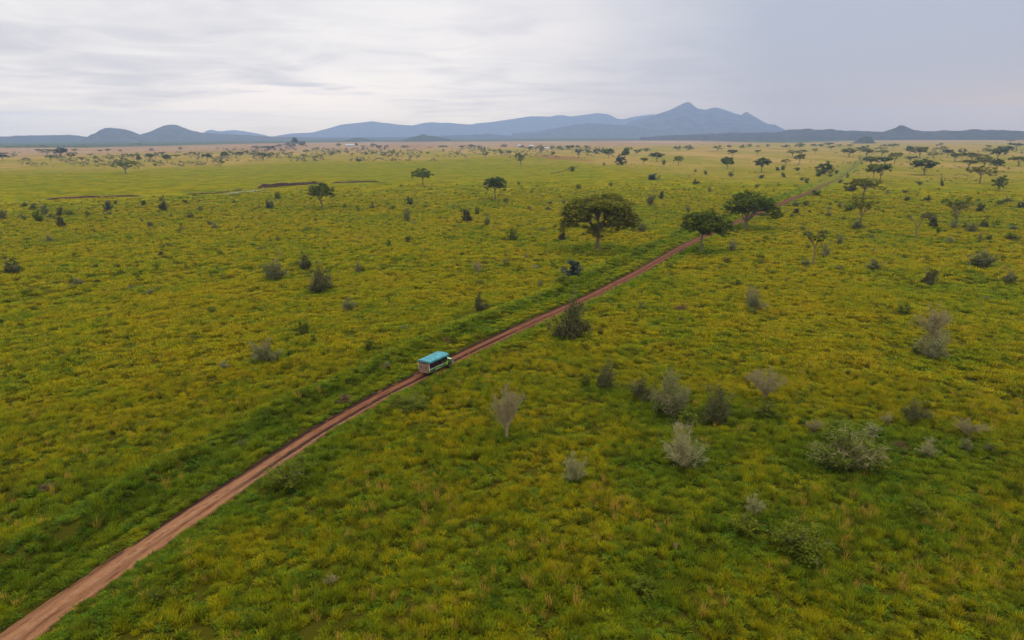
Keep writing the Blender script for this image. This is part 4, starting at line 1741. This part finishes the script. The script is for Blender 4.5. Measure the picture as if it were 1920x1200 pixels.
BUSHNAME = {'grey': 'grey-green bush', 'silver': 'silvery grey bush', 'pale': 'pale leafless bush', 'yellow': 'yellowish twiggy bush', 'brown': 'dry brown bush',
            'dusky': 'dusky brown-grey bush', 'tangle': 'tangled thicket', 'dark': 'dark green bush', 'black': 'very dark bush', 'green': 'fresh green bush'}
HERO += [('the truck', 815, 690), ('the domed hills', 260, 272), ('the wooded knoll', 554, 268), ('the steep mountain', 1292, 262),
         ('the pointed hill', 1692, 262), ('the stream bank', 500, 355), ('the far houses', 1012, 272)]
ORD = ['', 'second ', 'third ', 'fourth ', 'fifth ', 'sixth ', 'seventh ', 'eighth ', 'ninth ', 'tenth ', 'eleventh ', 'twelfth ']


def rel(px, py, lm):
    dx, dy = px - lm[1], (py - lm[2]) * 2.2
    d = math.hypot(dx, dy)
    if abs(dx) > abs(dy):
        w = 'right of' if dx > 0 else 'left of'
    else:
        w = 'in front of' if dy > 0 else 'beyond'
    return d, w


def size_word(h, far):
    if far:
        return 'tiny ' if h < 8 else ('small ' if h < 13 else '')
    return 'tiny ' if h < 10 else ('small ' if h < 20 else ('' if h < 40 else 'large '))


def label_all(items):
    """a label for every plant: its look, then its place beside the nearest landmark, counted where needed"""
    bound = {}
    for it in items:
        if it['label']:
            continue
        cands = sorted((rel(it['x'], it['y'], lm) + (lm[0],) for lm in HERO), key=lambda c: c[0])
        d, w, nm = cands[0]
        it['near'] = (it['phrase'], w, nm)
        it['d'] = d
        bound.setdefault(it['near'], []).append(it)
    for key, L in bound.items():
        L.sort(key=lambda i: i['d'])
        for i, it in enumerate(L):
            ph, w, nm = key
            if len(L) == 1:
                it['label'] = f'{ph} {w} {nm}'
            else:
                it['label'] = f'{ph} {w} {nm}, {ORD[min(i, 11)]}nearest'
    return items


def parse():
    out = []
    for ln in TREES.strip().splitlines():
        a = ln.split()
        tone, shape, x, y, w, h = a[0], a[1], *map(float, a[2:6])
        out.append(dict(type='tree', tone=tone, kind=shape, x=x, y=y, w=w, h=h, label=' '.join(a[6:]),
                        phrase=size_word(h, True) + KINDNAME[tone] + ' ' + SHAPE[shape]))
    for ln in BUSHES.strip().splitlines():
        a = ln.split()
        kind, x, y, w, h = a[0], *map(float, a[1:5])
        lab = ' '.join(a[5:])
        out.append(dict(type='bush', kind=kind, x=x, y=y, w=w, h=h, label=lab, phrase=size_word(h, False) + BUSHNAME[kind]))
    return label_all(out)


def place(it, i):
    p = ground_at(it['x'], it['y'])
    s = mperpx(p)
    rz = (i * 2.399) % 6.283
    if it['type'] == 'tree':
        small = it['h'] < 13
        tr, cr, one = tree_meshes(it['kind'], it['tone'], i % 3, small)
        sc = (it['w'] * s * 1.12, it['w'] * s * 1.12, it['h'] * s * 1.08)
        grp = 'trees scattered over the far plain'
        if False:
            o = bpy.data.objects.new('acacia_tree' if it['kind'] == 'umbrella' else 'tree', one)
            COL.objects.link(o)
            o.location, o.rotation_euler, o.scale = p, (0, 0, rz), sc
            o['label'], o['category'], o['group'] = it['label'], 'tree', grp
        else:
            o = thing('acacia_tree' if it['kind'] == 'umbrella' else 'tree', p, it['label'], 'tree', grp, rz, sc)
            link('trunk', tr, o)
            link('crown', cr, o)
    else:
        st, fo, one = unit_bush(it['kind'], i % 2 + (0 if it['h'] < 30 else i % 3), it['h'] >= 42 or it['w'] >= 50)
        k = 0.88 if it['h'] < 20 else 1.0
        sc = (it['w'] * s * 1.1 * k, it['w'] * s * 1.1 * k, it['h'] * s * 1.03 * k)
        grp = 'bushes dotted over the grass'
        if False:
            o = bpy.data.objects.new('bush', one)
            COL.objects.link(o)
            o.location, o.rotation_euler, o.scale = p, (0, 0, rz), sc
            o['label'], o['category'], o['group'] = it['label'], 'bush', grp
        else:
            o = thing('bush', p, it['label'], 'bush', grp, rz, sc)
            link('stems', st, o)
            link('foliage', fo, o)


for i_, it_ in enumerate(parse()):
    place(it_, i_)


# ---------------------------------------------------------------- scrub too small and too thick to count, in the far belts
def scatter_scrub():
    rng = np.random.default_rng(99)
    g = Geo()
    Cs, Ts, Ss = [], [], []

    def zone(n, x0, x1, y0, y1, h0, h1):
        for _ in range(n):
            px, py = rng.uniform(x0, x1), rng.uniform(y0, y1)
            p = at(px, py)
            if vnoise(px / 23, py / 7, 7) < 0.42:
                continue
            s = mperpx(p)
            h = rng.uniform(h0, h1) * s
            k = 16
            c = rng.normal(0, 1, (k, 3))
            c /= np.linalg.norm(c, axis=1)[:, None]
            c = c * np.array([h * .75, h * .75, h * .45]) * rng.uniform(.5, 1, (k, 1))
            c[:, 2] += h * .45 + float(height(p.x, p.y))
            c[:, 0] += p.x
            c[:, 1] += p.y
            Cs.append(c)
            Ss.append(np.full(k, h * .36))
            Ts.append(np.full(k, rng.uniform(0, 1)))
    zone(900, -40, 420, 287, 313, 1.8, 5.5)
    zone(950, 400, 820, 279, 303, 1.5, 5.0)
    zone(620, 800, 1180, 277, 296, 1.2, 4.0)
    zone(260, 0, 900, 274, 290, 0.8, 2.0)
    zone(420, 1560, 1960, 280, 345, 1.4, 5.0)
    zone(160, 1180, 1600, 300, 345, 1.0, 3.2)
    zone(260, 780, 1960, 258, 276, 0.6, 1.6)
    zone(260, -20, 1000, 312, 345, 0.7, 1.6)
    zone(220, 850, 1500, 330, 400, 1.0, 2.6)
    zone(130, 0, 700, 385, 440, 1.2, 3.0)
    zone(170, 1500, 1960, 370, 450, 1.5, 4.0)
    C, S, T = np.concatenate(Cs), np.concatenate(Ss), np.concatenate(Ts)
    V, F = leafcards(rng, C, 1.0, .3, 1.2)
    ctr = np.repeat(C, 4, axis=0)
    V = ctr + (V - ctr) * np.repeat(S, 4)[:, None]
    me = mesh_np('distant_scrub', V, F, [M['duskyscrub']], None, False, {'tint': np.repeat(T, 4)})
    link('distant_scrub', me, kind='stuff', label='low grey-green scrub speckling the distant grassland', category='scrub')
    # tree line closing the plain on the left and along the forest edge
    Cs.clear(); Ts.clear(); Ss.clear()
    zone(420, -60, 165, 273.5, 277.5, 2.0, 4.0)
    zone(500, 1280, 1620, 256, 267, 1.0, 2.2)
    zone(400, 1600, 1960, 248, 255, 0.8, 1.8)
    zone(60, 1770, 1960, 259, 262, 1.2, 2.5)
    C, S, T = np.concatenate(Cs), np.concatenate(Ss), np.concatenate(Ts)
    V, F = leafcards(rng, C, 1.0, .3, 1.2)
    ctr = np.repeat(C, 4, axis=0)
    V = ctr + (V - ctr) * np.repeat(S, 4)[:, None]
    me = mesh_np('forest_edge', V, F, [M['darkleaf']], None, False, {'tint': np.repeat(T, 4)})
    link('forest_edge', me, kind='stuff', label='blurred line of far forest trees along the edge of the plain', category='forest')


M['duskyscrub'] = mat('scrub_leaves', tinted((0.045, 0.055, 0.025), (0.14, 0.135, 0.075), rnd=0), 0.8, 0.03, 0.2)
scatter_scrub()


# ---------------------------------------------------------------- low houses far away
def house(px, py, wpx, hpx, label, depth=9.0):
    p = at(px, py)
    s = mperpx(p)
    w, h = wpx * s, hpx * s
    root = thing('house', p, label, 'house', 'white-roofed houses on the far plain', -math.atan2(p.x, p.y) + 0.15)
    g = Geo()
    g.box((0, 0, h * .28), (w * .94, depth * .9, h * .58))
    link('wall', g.mesh('wall', [MW]), root)
    g = Geo()
    hw, hd, z0, z1 = w / 2, depth / 2, h * .55, h
    V = [(-hw, -hd, z0), (hw, -hd, z0), (hw, hd, z0), (-hw, hd, z0), (-hw * .97, 0, z1), (hw * .97, 0, z1)]
    g.add(V, [(0, 1, 5, 4), (2, 3, 4, 5), (3, 2, 1, 0)])
    g.add(V, [(1, 2, 5), (3, 0, 4)])
    link('roof', g.mesh('roof', [MROOF]), root)
    for k in range(3):
        g = Geo()
        g.box((w * (-.28 + .28 * k), -depth * .45 - .03, h * .27), (w * .09, .08, h * .28))
        link('window', g.mesh('window', [MDARK]), root)


MW = mat('house_wall', rgb(0.42, 0.38, 0.32))
MROOF = mat('pale_roof', rgb(0.42, 0.43, 0.44), 0.5)
MDARK = mat('house_window', rgb(0.03, 0.03, 0.035), 0.3, 0.5)
house(656, 274.5, 15, 4.2, 'largest far white-roofed house, on the left between dark trees')
house(996, 275.5, 8, 3.4, 'small white-roofed house behind the line of dark far trees, middle')
house(1024, 280, 12, 3.6, 'long low white-roofed house among the dark trees, rightmost of the houses')
house(973, 274.5, 6, 3.0, 'smallest white-roofed hut at the left end of the middle tree line')


# ---------------------------------------------------------------- the open-sided safari truck
def pbr(name, c, rough=0.5, spec=0.4, metal=0.0, dirt=0.0):
    def col(t):
        if not dirt:
            return rgb(*c)
        n = t.noise(wpos(t), 2.6, 5, 0.7)
        return t.mix(t.math('MULTIPLY', t.ss(n, 0.4, 0.7), dirt), rgb(*c), rgb(0.22, 0.11, 0.065))
    m = mat(name, col, rough, spec)
    m.node_tree.nodes['Principled BSDF'].inputs['Metallic'].default_value = metal
    return m


def prism(g, prof, y0, y1, slot=0):
    """side outline (x,z) extruded across the vehicle"""
    n = len(prof)
    V = [(x, y0, z) for x, z in prof] + [(x, y1, z) for x, z in prof]
    g.add(V, [(i, (i + 1) % n, n + (i + 1) % n, n + i) for i in range(n)], slot)
    c0 = g.n - 2 * n
    cx, cz = sum(p[0] for p in prof) / n, sum(p[1] for p in prof) / n
    g.add([(x, y0, z) for x, z in prof] + [(cx, y0, cz)], [((i + 1) % n, i, n) for i in range(n)], slot)
    g.add([(x, y1, z) for x, z in prof] + [(cx, y1, cz)], [(i, (i + 1) % n, n) for i in range(n)], slot)


def bevelled(me, name, parent, w=0.02):
    o = link(name, me, parent)
    b = o.modifiers.new('bevel', 'BEVEL')
    b.width = w
    b.segments = 2
    b.limit_method = 'ANGLE'
    return o


def build_truck():
    green = pbr('green_paint', (0.060, 0.155, 0.035), .4, .5, dirt=.25)
    lime = pbr('lime_paint', (0.36, 0.46, 0.04), .4, .5, dirt=.15)
    pale = pbr('pale_green_paint', (0.46, 0.66, 0.38), .35, .5, dirt=.12)
    teal = mat('teal_canvas', lambda t: t.mix(t.ss(t.noise(wpos(t), 1.7, 5, 0.7, 0.5), 0.42, 0.68), rgb(0.030, 0.20, 0.23), rgb(0.13, 0.33, 0.35)), .6, .3)
    tan = pbr('dusty_tan_canvas', (0.235, 0.145, 0.098), .9, .1, dirt=.35)
    dark = pbr('dark_frame', (0.018, 0.016, 0.016), .6, .3)
    rubber = pbr('rubber', (0.02, 0.018, 0.017), .9, .2, dirt=.3)
    rim_m = pbr('rim', (0.12, 0.11, 0.10), .5, .5, .4, dirt=.4)
    glass = pbr('glass', (0.02, 0.03, 0.035), .08, .8)
    seatm = pbr('seat_cloth', (0.10, 0.035, 0.05), .9, .1)
    white = pbr('pale_pipe', (0.62, 0.60, 0.52), .5, .4)
    red = pbr('red_lamp', (0.25, 0.02, 0.015), .3, .5)
    lampm = pbr('lamp_glass', (0.6, 0.6, 0.55), .2, .7)
    pr, pf = at(814, 702), at(843.5, 688)
    hd = math.atan2(pf.y - pr.y, pf.x - pr.x)
    # right-side wheels were traced: step to the middle of the vehicle
    nx, ny = -math.sin(hd), math.cos(hd)
    off = 0.80
    loc = Vector((pr.x + nx * off, pr.y + ny * off, 0.0))
    cd = float(road_off(loc.x, loc.y))
    R = thing('safari_truck', loc, 'open-sided green safari truck with teal canvas roof driving up the red dirt track', 'truck', rotz=hd)
    WB, W = 3.45, 1.84
    h = W / 2
    # x forward, rear axle at 0
    # chassis
    g = Geo()
    for s in (-1, 1):
        g.box((1.5, s * .42, .55), (5.1, .12, .16))
    g.box((0, 0, .42), (.12, 1.4, .12))
    g.box((WB, 0, .42), (.12, 1.4, .12))
    for x in (-.9, .9, 2.2):
        g.box((x, 0, .55), (.1, .8, .12))
    link('chassis', g.mesh('chassis', [dark]), R)
    # passenger tub: floor and low sides, wheel cut-outs
    g = Geo()
    g.box((.62, 0, .78), (3.55, W - .04, .07))
    for s in (-1, 1):
        arch = [(-1.15, .55), (-.52, .55)] + [(.52 * math.cos(a), .42 + .52 * math.sin(a) * .95) for a in np.linspace(math.pi, 0, 9)] + [(.52, .55), (2.38, .55), (2.38, 1.03), (-1.15, 1.03)]
        prism(g, arch, s * (h - .05), s * h)
    g.box((-1.12, 0, .85), (.06, W - .12, .55))
    g.box((2.36, 0, 1.0), (.06, W - .12, .5))
    link('body', g.mesh('body', [green]), R)
    for s in (-1, 1):
        g = Geo()
        g.box((.62, s * (h + .02), 1.02), (3.5, .045, .07))
        link('side_rail', g.mesh('side_rail', [pale]), R)
        g = Geo()
        g.box((.7, s * (h + .012), .70), (1.2, .024, .05))
        link('body_stripe', g.mesh('body_stripe', [pale]), R)
    # seats in four rows
    for k, x in enumerate((-.65, .2, 1.05, 1.9)):
        g = Geo()
        for s in (-.42, .42):
            g.box((x + .1, s, 1.05), (.42, .68, .14))
            g.box((x - .12, s, 1.36), (.10, .68, .50), rot=None)
            g.box((x - .13, s, 1.66), (.07, .30, .14))
        o = bevelled(g.mesh('seat', [seatm]), 'seat', R, .03)
        g = Geo()
        g.tube([(x - .19, -.76, 1.62), (x - .19, .76, 1.62)], [.022, .022], 6)
        link('grab_bar', g.mesh('grab_bar', [white]), R)
    # roof posts
    for x in (-1.08, .1, 1.25, 2.35):
        for s in (-1, 1):
            g = Geo()
            g.tube([(x, s * (h - .03), .8), (x, s * (h - .03), 2.12)], [.026, .026], 6)
            link('post', g.mesh('post', [dark]), R)
    for s in (-1, 1):
        g = Geo()
        g.tube([(-1.08, s * (h - .03), 1.52), (2.35, s * (h - .03), 1.52)], [.02, .02], 6)
        link('hand_rail', g.mesh('hand_rail', [dark]), R)
    # cab: hood, wings, doors, roofline
    g = Geo()
    cab = [(2.40, .52), (2.92, .52)] + [(WB + .50 * math.cos(a), .42 + .50 * math.sin(a)) for a in np.linspace(math.pi, 0, 9)] + [(WB + .52, .52), (4.18, .54), (4.22, .72), (4.22, .98), (4.12, 1.10), (3.30, 1.22), (2.40, 1.22)]
    for s in (-1, 1):
        prism(g, cab, s * (h - .10), s * (h - .01))
    g.box((2.8, 0, .62), (.8, W - .2, .14))
    bevelled(g.mesh('cab', [green]), 'cab', R, .02)
    g = Geo()
    nxs, nys = 7, 9
    V = []
    for i in range(nxs):
        for j in range(nys):
            f, q = i / (nxs - 1), j / (nys - 1) * 2 - 1
            wdt = (h - .03) * (1 - .10 * f * f)
            z = 1.24 + .10 * (1 - q * q) ** .5 * (1 - .3 * f) - .14 * f ** 2.2 + (.03 if abs(q) < .35 else 0)
            V.append((3.22 + f * .98, q * wdt, z))
    F = [(i * nys + j, (i + 1) * nys + j, (i + 1) * nys + j + 1, i * nys + j + 1) for i in range(nxs - 1) for j in range(nys - 1)]
    g.add(V, F)
    g.box((4.19, 0, .90), (.06, W - .26, .50))
    o = link('hood', g.mesh('hood', [pale], True), R)
    g = Geo()
    g.box((4.235, 0, .93), (.03, .86, .26))
    gr = link('grille', g.mesh('grille', [dark]), R)
    for s in (-1, 1):
        g = Geo()
        g.tube([(4.20, s * .66, .93), (4.26, s * .66, .93)], [.12, .11], 14, cap=False)
        V = [(4.262, s * .66, .93)] + [(4.255, s * .66 + .11 * math.cos(a), .93 + .11 * math.sin(a)) for a in np.linspace(0, 2 * math.pi, 14, endpoint=False)]
        g.add(V, [(0, 1 + i, 1 + (i + 1) % 14) for i in range(14)])
        link('headlight', g.mesh('headlight', [lampm]), R)
    g = Geo()
    g.box((4.33, 0, .60), (.14, W, .18))
    bevelled(g.mesh('front_bumper', [white]), 'front_bumper', R, .03)
    for s in (-1, 1):                                                     # doors with their painted panel
        g = Geo()
        prism(g, [(2.46, .60), (2.98, .60), (3.10, .86), (3.26, .98), (3.26, 1.19), (2.46, 1.19)], s * (h - .01), s * (h + .02))
        d = link('door', g.mesh('door', [green]), R)
        g = Geo()
        g.box((2.62, s * (h + .03), 1.08), (.12, .02, .03))
        link('handle', g.mesh('handle', [dark]), d)
        g = Geo()
        prism(g, [(2.56, .70), (2.92, .68), (3.04, .92), (3.12, 1.04), (3.0, 1.14), (2.56, 1.12)], s * (h + .021), s * (h + .027))
        link('painted_panel', g.mesh('painted_panel', [lime]), d)
        g = Geo()
        g.box((3.12, s * (h + .13), 1.36), (.06, .16, .22))
        g.tube([(3.15, s * (h - .06), 1.24), (3.14, s * (h + .12), 1.34)], [.015, .015], 5)
        link('mirror', g.mesh('mirror', [dark]), R)
    # windscreen and its frame
    g = Geo()
    x0, z0, x1, z1 = 3.24, 1.24, 2.98, 1.86
    V = [(x0, -h + .12, z0), (x0, h - .12, z0), (x1, h - .17, z1), (x1, -h + .17, z1), (x0 - .03, -h + .12, z0), (x0 - .03, h - .12, z0), (x1 - .03, h - .17, z1), (x1 - .03, -h + .17, z1)]
    g.add(V, [(0, 1, 2, 3), (7, 6, 5, 4), (0, 3, 7, 4), (1, 5, 6, 2)])
    link('windscreen', g.mesh('windscreen', [glass]), R)
    g = Geo()
    for s in (-1, 1):
        g.tube([(x0, s * (h - .08), z0 - .04), (x1, s * (h - .13), z1 + .05)], [.04, .04], 6)
    g.tube([(x1, -h + .13, z1 + .03), (x1, h - .13, z1 + .03)], [.04, .04], 6)
    g.tube([(x0, -h + .1, z0), (x0, h - .1, z0)], [.04, .04], 6)
    link('windscreen_frame', g.mesh('windscreen_frame', [pale]), R)
    g = Geo()
    for s in (-.42, .42):
        g.box((2.72, s, 1.0), (.42, .52, .14))
        g.box((2.50, s, 1.30), (.10, .52, .52))
    bevelled(g.mesh('front_seat', [seatm]), 'front_seat', R, .03)
    g = Geo()
    g.tube([(2.98 + .17 * math.sin(a) * .4, .40 + .17 * math.cos(a), 1.27 + .17 * math.sin(a) * .9) for a in np.linspace(0, 2 * math.pi, 15)], [.015] * 15, 5, cap=False)
    link('steering_wheel', g.mesh('steering_wheel', [dark]), R)
    # teal canvas roof: gently arched, sagging between hoops, with a hanging side flap
    g = Geo()
    nxs, nys = 25, 17
    hoops = [-1.22, -.2, .75, 1.7, 2.55, 3.18]
    V = []
    ww = h + .10
    for i in range(nxs):
        x = -1.26 + (3.20 + 1.26) * i / (nxs - 1)
        near = min(abs(x - q) for q in hoops)
        for j in range(nys):
            q = j / (nys - 1) * 2 - 1
            if abs(q) > .76:
                e = (abs(q) - .76) / .24
                y = math.copysign(ww * (.97 + .03 * e), q)
                z = 2.14 - .27 * e + .012 * math.sin(x * 9)
            else:
                u = q / .76
                y = ww * .97 * u
                z = 2.16 + .12 * (1 - u * u) - .035 * min(1, near / .35) * (1 - u * u)
            V.append((x, y, z))
    F = [(i * nys + j, (i + 1) * nys + j, (i + 1) * nys + j + 1, i * nys + j + 1) for i in range(nxs - 1) for j in range(nys - 1)]
    g.add(V, F)
    g.box((-1.27, 0, 2.07), (.03, ww * 1.96, .20))
    g.box((3.21, 0, 2.10), (.03, ww * 1.96, .14))
    cano = link('canopy', g.mesh('canopy', [teal], True), R)
    so = cano.modifiers.new('thick', 'SOLIDIFY')
    so.thickness = .02
    for x in hoops[1:-1]:
        g = Geo()
        g.tube([(x, -ww * .95, 2.165), (x, -ww * .5, 2.262), (x, 0, 2.292), (x, ww * .5, 2.262), (x, ww * .95, 2.165)], [.022] * 5, 5)
        link('roof_hoop', g.mesh('roof_hoop', [teal]), cano)
    # rolled tan rear cover with two dark round holes, lamps and step
    g = Geo()
    nyy, nz = 9, 8
    V = []
    for j in range(nyy):
        for k in range(nz):
            V.append((-1.20 + .015 * math.sin(j * 2.1 + k * .7), -h + W * j / (nyy - 1), .62 + (2.02 - .62) * k / (nz - 1)))
    g.add(V, [(j * nz + k, j * nz + k + 1, (j + 1) * nz + k + 1, (j + 1) * nz + k) for j in range(nyy - 1) for k in range(nz - 1)])
    rp = link('rear_panel', g.mesh('rear_panel', [tan]), R)
    rp.modifiers.new('thick', 'SOLIDIFY').thickness = .03
    for s in (-.38, .42):
        g = Geo()
        g.tube([(-1.19, s, 1.24), (-1.25, s, 1.24)], [.085, .08], 12, cap=False)
        g.add([(-1.252, s, 1.24)] + [(-1.25, s + .08 * math.cos(a), 1.24 + .08 * math.sin(a)) for a in np.linspace(0, 2 * math.pi, 12, endpoint=False)], [(0, 1 + i, 1 + (i + 1) % 12) for i in range(12)])
        link('round_vent', g.mesh('round_vent', [dark]), rp)
    g = Geo()
    g.box((-1.245, .05, 1.90), (.02, .70, .12))
    link('rear_window', g.mesh('rear_window', [dark]), rp)
    g = Geo()
    g.box((-1.27, 0, .58), (.12, W * .9, .12))
    bevelled(g.mesh('rear_bumper', [tan]), 'rear_bumper', R, .02)
    for s in (-1, 1):
        g = Geo()
        g.box((-1.225, s * (h - .10), .76), (.04, .12, .16))
        link('tail_lamp', g.mesh('tail_lamp', [red]), R)
    for s in (-1, 1):
        g = Geo()
        g.box((-1.16, s * (h + .01), 1.30), (.07, .05, 1.0))
        link('corner_strip', g.mesh('corner_strip', [white]), R)
    # wheels
    for x in (0, WB):
        for s in (-1, 1):
            wroot = Geo()
            prof = [(-.125, .24), (-.13, .34), (-.10, .395), (0, .405), (.10, .395), (.13, .34), (.125, .24)]
            ns = 28
            V = []
            for k in range(ns):
                a = 2 * math.pi * k / ns
                for (yy_, rr_) in prof:
                    V.append((x + rr_ * math.cos(a), s * (h - .12) + yy_, .405 + rr_ * math.sin(a)))
            m_ = len(prof)
            wroot.add(V, [(k * m_ + j, ((k + 1) % ns) * m_ + j, ((k + 1) % ns) * m_ + j + 1, k * m_ + j + 1) for k in range(ns) for j in range(m_ - 1)])
            wo = link('wheel', wroot.mesh('tyre', [rubber], True), R)
            g = Geo()
            V = [(x, s * (h - .12) + s * .07, .405)]
            for rr_, yo in ((.07, .09), (.16, .05), (.24, .11)):
                V += [(x + rr_ * math.cos(a), s * (h - .12) + s * yo, .405 + rr_ * math.sin(a)) for a in np.linspace(0, 2 * math.pi, 16, endpoint=False)]
            g.add(V, [(0, 1 + i, 1 + (i + 1) % 16) for i in range(16)])
            n0 = g.n - len(V)
            g.f4.append(np.array([(n0 + 1 + 16 * q + i, n0 + 1 + 16 * q + (i + 1) % 16, n0 + 17 + 16 * q + (i + 1) % 16, n0 + 17 + 16 * q + i) for q in range(2) for i in range(16)]))
            g.m4.append(np.zeros(32, int))
            link('rim', g.mesh('rim', [rim_m]), wo)
    # spare wheel slung inside the right rear, mud flaps
    for s in (-1, 1):
        g = Geo()
        g.box((-.62, s * (h - .12), .42), (.02, .26, .34))
        link('mud_flap', g.mesh('mud_flap', [dark]), R)
    print('truck offset from track centre', cd)


build_truck()


# ---------------------------------------------------------------- haze: one closed box of thin air
def build_haze():
    g = Geo()
    x, top, bot = HAZE_R, HAZE_TOP, -12.0
    g.box((0, 0, (top + bot) / 2), (2 * x, 2 * x, top - bot))
    m = bpy.data.materials.new('haze')
    m.use_nodes = True
    m.node_tree.nodes.clear()
    out = m.node_tree.nodes.new('ShaderNodeOutputMaterial')
    v = m.node_tree.nodes.new('ShaderNodeVolumePrincipled')
    v.inputs['Color'].default_value = (0.51, 0.675, 1.0, 1)
    v.inputs['Density'].default_value = HAZE_DENS
    v.inputs['Anisotropy'].default_value = 0.55
    m.node_tree.links.new(v.outputs[0], out.inputs['Volume'])
    link('haze', g.mesh('haze', [m]), kind='stuff', label='thin bluish air over the whole plain', category='haze')


build_haze()
